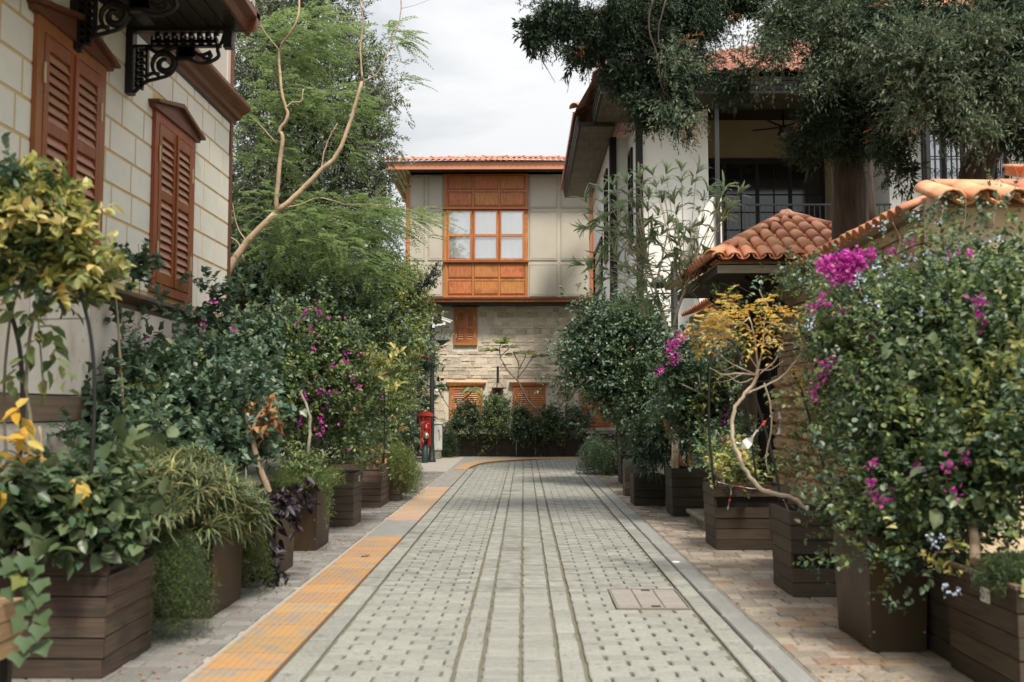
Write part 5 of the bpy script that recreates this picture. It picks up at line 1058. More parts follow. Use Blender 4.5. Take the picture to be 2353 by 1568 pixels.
plant('climbing_vine', 'blue-green climbing vine sprawling over the townhouse lower wall', 'vine', (-3.2,9.2,.3), [(L_teal, [crown(cvb, 2900, 8, .22, .068, .052, 'lobed', up=.1, shell=.9, lump=.5), crown([blob(x,y,8.6 if x < 350 else 10.6,9,16,.12) for x, y in wl_], 130, 5, .1, .07, .055, 'lobed')]), (L_dark, [crown(cvb, 1900, 8, .22, .066, .048, 'leaf', shell=.5)]), (L_lime, [crown(B((440,850,9,14,10,.1),(350,900,8.6,20,10,.1),(340,945,8.4,30,8,.1)), 30, 6, .1, .06, .03, 'leaf')])],
      [([J(300,1080,8.4),J(285,950,8.4),J(275,800,8.5),J(262,640,8.6)], .02, .008), ([J(380,1060,8.8),J(420,900,9.2),J(470,760,10)], .018, .008), ([J(430,700,10),J(436,640,10),J(432,590,10)], .005, .003), ([J(320,690,8.8),J(322,620,8.8),J(318,560,8.8)], .005, .003)], M_bark, [(F_pink, [at(x, y, 9.2) for x, y in ((495,695),(480,690),(330,778),(372,862),(345,860),(535,760),(470,745))], dict(per=6, r=.03, L=.03))])
ys2 = B((855,838,12.4,26,14,.15),(880,848,12.4,12,16,.12),(890,905,13,12,8,.08),(838,850,12.3,12,9,.1))
plant('yellow_green_sprig', 'bright yellow-green sprig rising above the planters at left', 'sprig', tuple(at(880,1000,12.9)), [(L_yelg, [crown(ys2, 46, 7, .14, .10, .035, 'leaf', up=.3), ]), (L_lime, [crown(ys2, 40, 7, .14, .09, .035, 'leaf', up=.2)])], [([J(882,1065,13),J(884,960,13),J(880,850,12.6)], .012, .006)], M_iron)
sg = B((280,1120,6.6,80,50,.35),(370,1130,6.9,90,60,.35),(460,1140,7.3,85,55,.35),(540,1180,7.8,60,55,.35),(330,1190,6.4,70,45,.3),(250,1190,6.2,50,50,.3),(470,1200,7.2,70,40,.3),(400,1080,7.6,90,35,.3),(300,1070,7.4,60,30,.3))
Ps, _ = pts(sg, 620, .7)
plant('papyrus_sedge', 'pale umbrella sedge spilling over the dark planter at left', 'sedge', (-2.6,7.2,.6), [(L_sedge, [heads(Ps, 17, .17, .013)]), (L_dark, [heads(pts(sg,260,.2)[0], 15, .17, .014)]), (L_yelg, [heads(pts(sg,14,.9)[0], 6, .11, .02)])], [([at(300+k*26,1250,7.1), at(300+k*24+random.uniform(-20,20),1140,7.0)], .006, .004) for k in range(11)], L_sedge)
Pf, _ = pts(B((385,1240,6.55,44,14,.16),(350,1235,6.4,30,12,.12),(415,1250,6.7,24,14,.12)), 210, .3)
plant('asparagus_fern', 'curtain of fine green asparagus fern hanging nearly to the pavement', 'fern', (-2.3,6.55,.65), [(L_fernd, [curtain(Pf, .62, 90, .032, .0035, (.08,-.03,0), .10)]), (L_fern, [curtain(Pf[:90], .66, 80, .032, .0035, (.10,-.03,0), .12)])])
Pf, _ = pts(B((560,1190,8.1,26,30,.16),(585,1240,8.2,14,20,.1)), 130, .3)
plant('asparagus_fern', 'narrow fall of fern between the sedge planter and the purple foliage', 'fern', (-2.25,8.2,.6), [(L_fern, [curtain(Pf, .55, 70, .03, .0035, (.05,-.03,0), .10)])])
pp = B((600,1180,8.65,26,40,.12),(610,1240,8.6,22,40,.1),(650,1150,8.7,34,18,.14),(640,1285,8.6,14,12,.08),(590,1280,8.6,16,20,.08))
plant('purple_plant', 'dark purple trailing plant spilling down a dark planter', 'plant', (-2.3,8.8,.65), [(L_purple, [crown(pp, 150, 6, .12, .10, .045, 'leaf', droop=.7, shell=.5)])], [([J(640,1150,8.75),J(600,1180,8.65),J(595,1260,8.62)], .012, .006)], M_barkd)
Pf, _ = pts(B((700,1095,10.5,60,14,.25),(650,1100,10.2,30,16,.2),(745,1090,10.7,24,18,.18)), 260, .3)
plant('bright_fern', 'bright green fern bushing over a dark planter under a thin pale trunk', 'fern', (-2.45,10.8,.68), [(L_fern, [curtain(Pf, .26, 40, .03, .004, (0,0,.02), .16, fall=.5)]), (L_mid, [crown(B((690,1080,10.6,50,20,.2)), 120, 7, .15, .06, .02, 'blade'), curtain(np.array([J(752,1120,10.6)]*16), .42, 50, .03, .006, (.02,-.02,0), .03)])])
Pf, _ = pts(B((915,1040,16.3,32,24,.2),(930,1060,16.8,22,26,.2),(885,1030,16,22,16,.2),(945,1075,18,12,20,.15)), 330, .3)
plant('pale_grass_fern', 'drooping pale yellow-green grass fern on the small planters at left', 'fern', (-2.15,16.6,.6), [(L_fern, [curtain(Pf, .5, 44, .05, .007, (.04,-.05,0), .14)]), (L_lime, [curtain(Pf[:120], .5, 30, .05, .007, (.05,-.06,0), .14)])])
lv = B((850,1050,14.8,45,18,.2),(820,1020,14.5,40,24,.25),(900,960,18,35,50,.4),(880,1010,17,30,30,.3))
plant('low_climber', 'low green climber with dry curled bits above the wide planter', 'shrub', (-2.5,15.2,.65), [(L_mid, [crown(lv, 500, 7, .16, .055, .035, 'leaf')]), (L_brown, [crown(B((895,960,14.6,12,14,.1),(870,1040,14.7,20,8,.1)), 12, 5, .1, .08, .04, 'leaf')])], [([J(845,1060,14.9),J(862,1030,14.9),J(895,1020,14.9)], .015, .008), ([J(870,1062,14.9),J(890,1040,14.9),J(898,990,14.9)], .013, .007)], M_bark)
# near left: arch with yellowing wisteria
ar = thing('trellis_arch', 'black iron trellis arch rods rising from the big left planter', 'trellis arch', tuple(at(110,1260,5.6)))
for ln, r in (([(25,1268),(38,1120),(50,1000),(52,900),(45,800),(25,720),(0,655),(-40,600)], .013), ([(190,1262),(205,1130),(215,1000),(217,890),(212,800),(198,720),(172,640),(135,575),(80,540),(20,560)], .011)): MB().tube(smooth_path([at(x, y, 5.6) for x, y in ln], 4), r, 8).build('rod', M_iron, ar)
for ln in (((50,905),(216,915)), ((45,735),(200,732)), ((52,1040),(210,1045))): MB().tube([at(x, y, 5.6) for x, y in ln], .003, 5).build('cross_wire', M_iron, ar)
av = B((-30,500,5.4,50,60,.2),(-20,600,5.4,60,50,.2),(60,540,5.4,76,50,.2),(20,430,5.5,50,56,.16),(100,480,5.4,60,50,.18),(50,600,5.4,70,40,.2),(150,540,5.5,56,40,.16),(125,600,5.5,70,34,.16),(185,600,5.6,44,28,.12),(205,650,5.8,24,24,.1),(155,645,5.6,34,18,.1))
Pa, da = pts(av, 150, .6)
t = plant('autumn_wisteria', 'yellowing wisteria crowning the black trellis arch at the left edge', 'wisteria', tuple(at(100,1200,5.6)), [(L_yelg, [crown(av, 360, 6, .11, .078, .036, 'leaf', up=.4, shell=.9, lump=.5)]), (L_lime, [crown(av, 140, 6, .11, .075, .036, 'leaf', up=.4, shell=.9, lump=.5)]), (L_teal, [crown([(c, r*.8) for c, r in av], 300, 6, .10, .06, .034, 'leaf', shell=.4)]), (L_mid, [crown(av, 180, 6, .11, .065, .035, 'leaf', shell=.8), crown(B((95,690,5.5,22,50,.08),(85,760,5.5,14,40,.06)), 18, 6, .14, .10, .05, 'leaf', droop=.8)]), (L_yel, [crown(B((18,960,5.3,16,30,.06),(28,1040,5.3,20,25,.06),(70,480,5.2,16,14,.05),(110,700,5.5,8,20,.04),(110,1080,5.4,12,10,.05)), 11, 4, .12, .12, .055, 'leaf', droop=.8)])],
      [([at(60,1260,5.6),at(70,1000,5.6),at(60,860,5.6),at(85,700,5.6),at(140,610,5.6),at(150,560,5.6)], .012, .007), ([at(20,1250,5.7),at(10,900,5.7),at(30,700,5.6),at(80,600,5.6)], .010, .006), ([at(100,900,5.6),at(92,780,5.6),at(80,650,5.6)], .006, .004)], M_barkg)
bp = B((60,1160,5.6,60,55,.2),(170,1150,5.6,60,50,.2),(250,1200,5.75,60,50,.22),(120,1230,5.6,90,35,.22),(20,1220,5.5,40,40,.2),(270,1110,5.9,50,35,.2),(290,1250,5.85,25,22,.12))
plant('bean_vine', 'broad heart-shaped green leaves filling the largest left planter', 'plant', tuple(at(140,1265,5.7)), [(L_big, [crown(bp, 170, 4, .14, .115, .085, 'leaf', up=.2, spread=.8)]), (L_ivy, [crown(bp, 190, 5, .14, .08, .05, 'leaf')]), (L_dark, [crown([(c, r*.7) for c, r in bp], 160, 5, .14, .08, .05, 'leaf')])],
      [([at(128,1280,5.6),at(115,1190,5.6),at(98,1080,5.6),at(90,980,5.6)], .012, .008), ([at(245,1275,5.65),at(215,1160,5.6),at(200,1120,5.6)], .010, .007), ([at(60,1275,5.65),at(75,1180,5.6),at(60,1050,5.6)], .010, .006)], M_bark)
iv = thing('ivy_strand', 'ivy strand with large leaves trailing down beside the tan crate', 'ivy', tuple(at(60,1290,4.72)))
ip = [(30,1290),(60,1280),(85,1300),(50,1325),(95,1330),(20,1350),(70,1345),(98,1365),(60,1392),(98,1408),(52,1425),(92,1438),(60,1465),(95,1478),(45,1498),(20,1300),(80,1375)]
MB().tube(smooth_path([at(x, y, 4.74) for x, y in ((40,1270),(75,1300),(85,1360),(75,1420),(78,1470),(50,1505))], 4), .004, 5).build('stem', M_barkg, iv)
for k, (x, y) in enumerate(ip):
    p = at(x, y, 4.70+random.uniform(-.03,.03)); leafobj('leaf', L_ivy if k != 3 else L_lime, iv, [(np.array([p]), np.array([[random.uniform(-.5,.5), -.35, -.8]]), np.array([[random.uniform(-.2,.2), -1, .35]]), .075, .085, 'lobed')], None)
# --- right: cypresses
def drape(Pc, Dt, n=26, L=.034, W=.013, tl=.15, droop=.15):
    n3 = 5; Q = np.repeat(Pc, n3, 0)+rng.normal(size=(len(Pc)*n3,3))*.05; Dq = nrm(np.repeat(nrm(Dt), n3, 0)+rdir(len(Pc)*n3)*.55)
    return twigs(Q, Dq, max(6, n//2), tl, L, W, 'diamond', spread=.6, droop=droop)
ca = B((1460,40,12.6,110,50,.8),(1290,50,12.4,85,32,.5),(1225,85,12.3,26,28,.2),(1380,100,12.4,70,34,.4),(1340,130,12.4,16,18,.15),(1540,150,12.5,100,80,.7),(1500,250,12.2,62,36,.35),(1565,265,12.2,36,44,.3),(1590,30,12.8,90,40,.6),(1710,0,12.8,60,26,.5),(1790,70,12.8,26,30,.3),(1850,10,12.6,60,50,.6),(1920,150,12.2,70,120,.6),(1900,280,12.2,60,80,.5),(1980,60,12.4,90,90,.7),(1960,330,12.6,50,50,.3),(1860,330,12.4,36,40,.3),(1690,190,12.3,14,50,.15),(2010,260,12.2,60,90,.5),(1440,180,12.3,40,40,.3))
cal = B((1890,110,11.6,50,90,.2),(1930,40,11.7,50,50,.25),(1955,130,11.5,38,50,.2),(1820,40,12,50,40,.2),(1560,230,11.7,26,60,.15),(1540,170,11.7,40,50,.15),(1680,118,11.9,50,16,.12),(1790,128,11.9,50,18,.12))  # front clumps that take the paler, lit leaf colour
sh = lambda bl, q=.28: [(c, np.maximum(r-q, r*.4)) for c, r in bl]
Pa, da = clumps(sh(ca,.2), 3600, 14, .17, .8, .9); P2, d2 = clumps(sh(cal,.12), 300, 12, .16, .9, .5); P3, d3 = in_blobs([(c, r*.6) for c, r in ca], 1100, .1, .2)
T = lambda x, y, Y: tuple(at(x, y, Y))
tw = []
for k in range(26):
    x, y = random.choice([(1430,60),(1560,120),(1620,60),(1700,80),(1760,60),(1840,90),(1290,50),(1500,190),(1900,300)]); x += random.uniform(-60,60)
    tw.append(([T(x,y,12.4), T(x+random.uniform(-20,20),y+50,12.3), T(x+random.uniform(-40,40),y+random.uniform(80,170),12.3)], .008, .003))
plant('cypress_tree', 'huge dark drooping cypress whose boughs reach over the lane toward the sky', 'cypress', (4.1,12.6,0), [(L_cyp, [drape(Pa, nrm(da*.8+rdir(len(Pa))*.6+[0,0,-.35])), drape(P3, rdir(len(P3)), 14, .10, .035)]), (L_cypl, [drape(P2, nrm(d2*.5+rdir(len(P2))*.5+[0,-.4,-.3]), 16, .07, .022, .36)]), (L_brown, [drape(in_blobs(ca,26,.8,.3)[0], rdir(26), 5, .06, .02, .15)])],
      [([T(1955,1000,12.8),T(1955,500,12.8),T(1945,300,12.8),T(1935,100,12.8),T(1930,-200,12.8)], .26, .17, 'trunk'), ([T(1940,120,12.8),T(1700,20,12.8),T(1480,10,12.6),T(1330,40,12.4),T(1230,70,12.3),T(1195,110,12.3)], .08, .012), ([T(1940,60,12.7),T(1750,-20,12.7),T(1600,60,12.6),T(1520,200,12.4),T(1500,270,12.2)], .06, .01), ([T(1940,260,12.7),T(1880,320,12.5),T(1850,420,12.4)], .05, .012), ([T(1990,520,13.1),T(1985,330,13.1),T(2005,120,13.1)], .13, .09, 'trunk')]+tw+[([T(1500,0,11.8),T(1490,60,11.8),T(1510,130,11.8),T(1520,200,11.8),T(1548,235,11.8)], .012, .006), ([T(1530,0,11.8),T(1512,80,11.8),T(1528,150,11.8),T(1535,250,11.8)], .010, .005)], M_barkd)
cb = B((2090,60,10.9,100,60,.5),(2180,90,10.6,90,80,.5),(2270,60,10.8,90,80,.5),(2290,180,10.6,66,90,.4),(2345,290,10.8,26,80,.3),(2170,190,10.4,80,70,.35),(2060,170,10.8,60,70,.35),(2195,290,10.5,22,50,.2),(2130,220,10.8,60,50,.3),(2050,320,11,40,50,.3),(2075,390,11.2,18,36,.2),(2350,100,10.5,60,100,.4))
cbl = B((2110,130,10.1,80,36,.2),(2170,190,10,66,40,.2),(2230,250,10,40,50,.15),(2060,100,10.3,40,34,.2),(2300,170,10.1,50,60,.2),(2345,270,10.2,20,70,.15),(2200,320,10.2,20,34,.12),(2250,100,10.1,60,40,.2),(2130,230,10.1,50,26,.15))  # clumps of the leaning cypress coloured as lit
P1, d1 = clumps(sh(cb,.2), 2500, 14, .15, .8, .9); P2, d2 = clumps(sh(cbl,.12), 290, 14, .15, .9, .5); P3, _ = in_blobs([(c, r*.6) for c, r in cb], 600, .1, .2)
plant('cypress_tree', 'leaning cypress with drooping front sprays coloured as lit above the wall corner', 'cypress', (5.0,10.9,0), [(L_cyp, [drape(P1, nrm(d1*.8+rdir(len(P1))*.6+[0,0,-.35])), drape(P3, rdir(len(P3)), 14, .09, .03)]), (L_cypl, [drape(P2, nrm(d2*.5+rdir(len(P2))*.5+[0,-.4,-.35]), 18, .07, .02, .34)]), (L_brown, [drape(in_blobs(cb,22,.8,.3)[0], rdir(22), 5, .05, .02, .12)])],
      [([T(2215,700,11),T(2240,430,11),T(2262,350,11),T(2300,270,11),T(2325,180,11),T(2345,40,11),T(2350,-100,11)], .20, .14, 'trunk'), ([T(2300,270,11),T(2200,180,10.9),T(2080,120,10.8),T(2030,150,10.8)], .06, .012), ([T(2330,160,11),T(2200,60,10.8),T(2100,30,10.8)], .05, .01)], M_barkd)
# oleander
ot = [(1350,470),(1385,445),(1410,430),(1440,425),(1470,410),(1500,405),(1530,400),(1565,395),(1600,400),(1625,440),(1660,440),(1690,455),(1665,490),(1350,520),(1380,500),(1400,560),(1370,590),(1345,610),(1430,490),(1460,480),(1490,460),(1520,470),(1550,470),(1560,540),(1585,560),(1600,520),(1530,520),(1500,540),(1470,560),(1440,540),(1420,600),(1450,620),(1480,640),(1520,600),(1545,620),(1580,620),(1610,560),(1500,690),(1470,700),(1440,690),(1395,640),(1640,640),(1530,670),(1610,640),(1590,600),(1410,520),(1630,590),(1480,600),(1560,590)]
O = lambda x, y, Y=14.0: tuple(at(x, y, Y))
tips = []; osm = []
for i, (x, y) in enumerate(ot):
    Y = 14+random.uniform(-.35,.35); p = at(x, y, Y); up_ = .9 if y < 500 else random.uniform(-.6,.5); tips.append((p, ((x-1520)/260+random.uniform(-.3,.3), random.uniform(-.4,.2), up_)))
    bx_, by_ = (1490,560) if x < 1500 else (1575,600); q = at(bx_+(x-bx_)*.25, max(by_,y)+30, 14); osm.append(([q, (q+p)/2+V(0,0,.03), p], .008, .004))
plant('oleander', 'tall lanky oleander with pale stems and narrow grey-green leaves in front of the white house', 'oleander', gbase(1548,1075,14.0), [(L_ole, whorl(tips, 9, .25, .036, 3, .34))],
      [([O(1548,1076),O(1550,900),O(1540,790),O(1505,660),O(1485,580),O(1470,480)], .032, .010, 'trunk'), ([O(1555,1076),O(1556,900),O(1550,790),O(1552,730),O(1572,670),O(1590,620),O(1610,560)], .034, .012, 'trunk'), ([O(1546,820),O(1530,740),O(1510,700),O(1490,650),O(1440,560)], .02, .008), ([O(1590,620),O(1570,590),O(1545,500)], .012, .006), ([O(1505,660),O(1520,600),O(1535,520),O(1525,440)], .014, .006), ([O(1610,560),O(1640,500),O(1655,460)], .010, .005), ([O(1605,600),O(1650,628),O(1700,660),O(1740,680)], .010, .005)]+osm, M_barkw)
rt_ = B((1400,800,19.8,80,80,.8),(1350,850,19.6,42,60,.5),(1450,780,19.8,66,80,.7),(1440,870,19.6,80,66,.7),(1380,740,20,46,36,.5),(1470,730,20,40,46,.5),(1330,790,19.8,26,40,.3),(1400,910,19.5,50,36,.5),(1500,860,19.6,36,70,.5),(1375,685,20,14,20,.15),(1460,960,19,46,50,.5))
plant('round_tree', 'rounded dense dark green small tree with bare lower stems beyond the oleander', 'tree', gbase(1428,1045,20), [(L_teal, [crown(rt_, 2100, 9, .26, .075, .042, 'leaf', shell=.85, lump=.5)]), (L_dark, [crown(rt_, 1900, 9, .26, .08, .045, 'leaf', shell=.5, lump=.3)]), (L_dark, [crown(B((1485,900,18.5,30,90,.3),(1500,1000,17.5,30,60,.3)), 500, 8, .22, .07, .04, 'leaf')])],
      [([T(1428,1045,20),T(1420,980,20),T(1400,900,20),T(1385,850,20)], .05, .03, 'trunk'), ([T(1445,1045,20),T(1440,990,20),T(1420,930,20),T(1430,860,20)], .04, .02), ([T(1428,1040,20),T(1465,1010,19.8),T(1450,960,19.8)], .02, .01)], M_barkg, [(F_red, [at(1447,797,19), at(1408,838,19)], dict(per=4, r=.02, L=.04))])
# yucca
yc = thing('yucca', 'yucca with rough orange-brown leaning trunk and stiff sword leaves', 'yucca', gbase(1565,1070,14.1)); y0_ = at(1525,925,14.2)
stems(yc, M_barko, [([T(1566,1072,14.1),T(1552,1030,14.1),T(1535,985,14.15),T(1522,940,14.2)], .045, .04), ([T(1583,1072,14.1),T(1586,1030,14.1),T(1590,1000,14.1)], .028, .024)], 'trunk', 9)
def swords(c, n, L, W, el=(.0,1.2)):
    a = rng.random(n)*6.28; e = rng.uniform(*el, n); d = np.stack([np.cos(a)*np.cos(e), np.sin(a)*np.cos(e), np.sin(e)], 1); return (np.tile(np.array(c), (n,1))+d*.03, d, np.cross(d, np.cross(np.tile([0,0,1.],(n,1)), d))+1e-4, L*(.7+.5*rng.random(n)), W, 'blade')
leafobj('foliage', L_teal, yc, [swords(y0_, 24, .52, .055, (-.7,1.4)), swords(at(1590,975,14.1), 14, .5, .04, (.6,1.5)), swords(at(1590,985,14.1), 8, .3, .035, (-.2,1.0))])
plant('dark_shrub', 'small dark leafy shrub low behind the sedge planter', 'shrub', gbase(1500,1060,15), [(L_dark, [crown(B((1500,1010,15.6,50,34,.3),(1540,960,15,34,40,.3),(1600,1000,15,40,50,.3)), 620, 8, .2, .06, .035, 'leaf')])])
Ps, _ = pts(B((1480,1045,15.5,30,26,.2),(1520,1035,15.3,34,30,.25),(1500,1070,15.2,30,16,.2)), 120, .5)
plant('dark_sedge', 'dark umbrella sedge drooping over the low planter on the right', 'sedge', gbase(1500,1080,15.5), [(L_teal, [heads(Ps, 16, .22, .016, .1)])])
Pf, _ = pts(B((1375,1020,23,30,22,.5),(1395,1040,22.8,22,26,.4),(1360,1045,23.5,16,20,.4)), 260, .4)
plant('trailing_fern', 'dark feathery fern spilling over the farthest right planter', 'fern', gbase(1385,1040,23), [(L_fernd, [curtain(Pf, .6, 50, .06, .009, (-.04,-.06,0), .22)]), (L_teal, [curtain(Pf[:90], .5, 40, .06, .01, (-.02,-.06,0), .2)])])
# small bougainvillea by the gate
sb = B((1570,850,12.9,50,50,.3),(1560,800,13,30,30,.2),(1610,900,12.9,55,50,.3),(1650,960,12.9,40,50,.3),(1590,980,13.2,50,50,.3),(1660,870,12.8,34,40,.25),(1640,820,12.7,24,30,.15),(1690,1010,12.6,26,50,.2),(1650,1040,12.2,40,40,.25),(1560,920,13.2,40,50,.3))
plant('bougainvillea', 'small bougainvillea with magenta blooms between oleander stems and the gate', 'bougainvillea', gbase(1620,1110,12.9), [(L_teal, [crown(sb, 900, 8, .18, .055, .036, 'leaf', shell=.8, lump=.5)]), (L_dark, [crown(sb, 700, 8, .18, .055, .036, 'leaf', shell=.4)]), (L_lime, [crown(B((1650,880,12.6,26,50,.1),(1680,800,12.6,40,24,.12),(1620,960,12.6,20,20,.1)), 70, 6, .12, .06, .036, 'leaf')])],
      [([T(1640,1110,12.8),T(1635,1040,12.8),T(1618,980,12.8),T(1600,930,12.8)], .03, .02), ([T(1600,900,12.6),T(1560,880,12.6)], .010, .005), ([T(1612,900,12.6),T(1605,860,12.6)], .010, .006)], M_bark, [(F_pink, [at(x, y, 12.6) for x, y in ((1535,790),(1545,785),(1553,792),(1560,770),(1562,785),(1542,800),(1536,808),(1552,812),(1560,820),(1550,835),(1525,845),(1515,855),(1545,828),(1572,775),(1672,955),(1664,975))], dict(per=12, r=.05, L=.04))])
# yellow wisteria on pale twisted stems
W = lambda x, y, Y=8.5: tuple(at(x, y, Y))
ws = [([W(1850,1172),W(1830,1150),W(1790,1137),W(1750,1125),W(1715,1085),W(1690,1030),W(1682,980),W(1690,935),W(1712,905),W(1735,880),W(1742,850)], 0.0211, 0.0149, 'trunk'), ([W(1712,905),W(1750,890),W(1790,870),W(1820,840),W(1842,805),W(1835,770),W(1815,745)], 0.0099, 0.0050), ([W(1742,850),W(1738,800),W(1730,760),W(1722,730)], 0.0099, 0.0050), ([W(1742,850),W(1752,800),W(1756,740),W(1765,700)], 0.0074, 0.0037),
      ([W(1740,862),W(1700,858),W(1660,860),W(1630,845)], 0.0087, 0.0031), ([W(1740,862),W(1690,840),W(1660,820),W(1640,790)], 0.0062, 0.0025), ([W(1745,860),W(1780,830),W(1800,790),W(1860,800),W(1885,830)], 0.0062, 0.0031), ([W(1730,870),W(1700,880),W(1670,862),W(1650,870)], 0.0050, 0.0019), ([W(1722,730),W(1700,745),W(1660,740),W(1620,735)], 0.0050, 0.0019), ([W(1756,740),W(1790,745),W(1840,750),W(1880,770)], 0.0050, 0.0019), ([W(1765,700),W(1750,680),W(1745,665)], 0.0037, 0.0019),
      ([W(1756,880),W(1770,930),W(1772,990),W(1760,1050),W(1768,1090)], 0.0074, 0.0056), ([W(1742,850),W(1720,810),W(1750,790),W(1790,790)], 0.0056, 0.0025), ([W(1800,870),W(1850,860),W(1880,880)], 0.0037, 0.0019), ([W(1730,760),W(1700,775),W(1690,800)], 0.0043, 0.0019), ([W(1690,840),W(1660,850),W(1655,830)], 0.0031, 0.0012), ([W(1742,850),W(1770,850),W(1800,830)], 0.0050, 0.0025), ([W(1705,860),W(1672,875),W(1640,880)], 0.0037, 0.0012), ([W(1820,840),W(1850,850),W(1880,845)], 0.0031, 0.0012)]
Pw, dw = pts(B((1625,745,8.4,40,26,.15),(1690,725,8.4,60,20,.15),(1740,700,8.4,36,18,.12),(1690,690,8.5,24,14,.1),(1720,770,8.3,36,20,.12),(1790,745,8.4,44,26,.15),(1850,755,8.5,36,14,.1),(1860,850,8.4,26,14,.1),(1800,800,8.4,20,12,.1),(1640,775,8.4,30,24,.12),(1750,790,8.3,14,14,.08),(1700,820,8.2,10,10,.05)), 84, .5)
plant('yellow_wisteria', 'bare twisted pale wisteria with yellow autumn leaflets in front of the gate', 'wisteria', gbase(1850,1172,8.4), [(L_yel, fronds(Pw, nrm(dw+rdir(len(Pw))*.8+[0,0,.1]), .13, 4, .062, .028, .4, 'leaf')), (L_yelg, fronds(Pw[:38]+rng.normal(size=(38,3))*.05, rdir(38), .13, 4, .06, .028, .4, 'leaf'))], ws, M_barkw)
plant('yellowing_sprout', 'low sprout with yellow-green leaves in the gaping board planter', 'sprout', gbase(1690,1110,10.7), [(L_yelg, [crown(B((1680,1060,10.5,36,18,.12),(1650,1080,10.5,26,16,.1),(1720,1060,10.5,20,12,.1)), 44, 6, .1, .055, .03, 'leaf')]), (L_mid, [crown(B((1700,1080,10.7,50,34,.2),(1660,1040,10.9,30,24,.2)), 160, 7, .14, .05, .028, 'leaf')])])
ar2 = thing('trellis_arch', 'black iron trellis arch rods around the pale twisted wisteria', 'trellis arch', gbase(1790,1150,9.2))
for ln, Y, r in (([(1640,1110),(1630,1000),(1629,900),(1635,820),(1650,785),(1672,778),(1692,800),(1720,870),(1750,960),(1780,1070),(1795,1160)], 9.6, .013), ([(1740,1115),(1725,1000),(1712,900),(1700,830)], 9.9, .011), ([(1915,1160),(1890,1060),(1860,960),(1838,890),(1822,855)], 8.6, .012)): MB().tube(smooth_path([at(x, y, Y) for x, y in ln], 4), r, 8).build('rod', M_iron, ar2)
for ln in (((1700,882),(1840,868)), ((1775,985),(1862,962)), ((1780,1035),(1885,1010)), ((1640,900),(1712,890))): MB().tube([at(x, y, 8.9) for x, y in ln], .003, 5).build('cross_wire', M_iron, ar2)
# barrier tape
def ribbon(name, label, line, w, Y, rep=.16):
    p = smooth_path([at(a, b, Y) for a, b in line], 6); t = thing(name, label, 'tape', tuple(p[0])); acc = 0; k = 0; seg = [p[0]]
    d = 0
    def flush(sg, k):
        m = MB(); vs = []
        for i, q in enumerate(sg):
            a = sg[min(i+1,len(sg)-1)]-sg[max(i-1,0)]; n = Vector((-a.z, .25*math.sin(k+i*.7), a.x)).normalized()*w/2; vs += [q-n, q+n, q+n+V(0,.002,0), q-n+V(0,.002,0)]
        n_ = len(sg); m.add(vs, [(i*4+j, i*4+4+j, i*4+4+(j+1)%4, i*4+(j+1)%4) for i in range(n_-1) for j in range(4)], True); m.build('red_stripe' if k % 2 else 'white_stripe', M_tapered if k % 2 else M_tape, t)
    for a, b in zip(p, p[1:]):
        n = max(1, int((b-a).length/.02))
        for i in range(n):
            q = a+(b-a)*((i+1)/n); d += (b-a).length/n; seg.append(q)
            if d > rep: flush(seg, k); seg = [q]; k += 1; d = 0
    if len(seg) > 1: flush(seg, k)
    return t
ribbon('barrier_tape', 'long red and white barrier tape tied diagonally across the pale twisted stem', [(1788,935),(1765,962),(1740,990),(1722,1010),(1700,1018),(1680,1014),(1660,1005),(1645,990)], .036, 8.35, .10)
ribbon('barrier_tape', 'white tape end hanging beside the ochre rubble wall', [(1786,935),(1790,950),(1792,975),(1788,1000)], .045, 8.32, .3)
ribbon('barrier_tape', 'red and white tape end hanging down the gaping board planter', [(1676,1116),(1680,1130),(1676,1152),(1672,1172)], .034, 10.3, .09)
ribbon('barrier_tape', 'thin tape strung along the rim of the gaping board planter', [(1650,1108),(1676,1114),(1720,1122),(1775,1126)], .014, 10.28, .12)
ribbon('barrier_tape', 'short tape end dangling below the left knot of the long tape', [(1647,990),(1656,1005),(1662,1028)], .02, 9.2, .09)
ribbon('barrier_tape', 'red tape scrap beside the base of the pale twisted trunk', [(1800,1148),(1808,1165),(1816,1185)], .022, 8.2, .08)
p = at(1716,1013,8.3); m = MB(); m.add([tuple(V(p.x+a, p.y+b, p.z+c_)) for a, b, c_ in ((-.05,0,-.06),(.0,-.03,-.07),(.045,0,-.03),(.05,-.02,.03),(.0,.02,.02),(-.04,-.02,.0),(.03,.03,-.05),(-.02,.03,-.03))], [(0,1,5),(1,4,5),(1,2,4),(2,3,4),(0,5,7),(7,5,4),(4,3,6),(6,3,2),(0,7,6,1),(1,6,2),(7,4,6)]).build('plastic_scrap', M_tape, None, 'crumpled white plastic tied in the middle of the long barrier tape', 'plastic scrap')
# big bougainvillea and plumbago
bb_ = B((1985,705,8.1,80,60,.35),(1935,760,8.3,46,60,.25),(2070,705,7.9,90,66,.35),(2160,705,7.9,90,66,.35),(2250,690,7.8,90,76,.35),(2335,680,7.6,60,100,.35),(1990,800,7.9,110,110,.45),(1945,840,8.1,46,80,.3),(2110,770,7.3,120,110,.5),(2250,720,7,110,110,.5),(2330,760,6.6,70,130,.45),(2060,930,7.1,110,100,.5),(2010,985,7.5,54,80,.4),(2190,920,6.7,130,110,.5),(2310,960,6.2,110,130,.5),(2345,840,6.3,50,150,.4),(2060,1080,6.8,90,80,.4),(2170,1090,6.4,110,90,.45),(2290,1090,5.8,100,84,.4),(2010,1180,6.6,80,50,.3),(2110,1210,6.3,90,60,.35),(2190,1190,5.95,64,44,.3),(2350,1040,5.8,50,120,.4))
upr = B((2150,545,8.2,80,20,.2),(2250,540,8.1,90,24,.2),(2350,470,8,16,50,.2),(1850,640,9,40,26,.2))
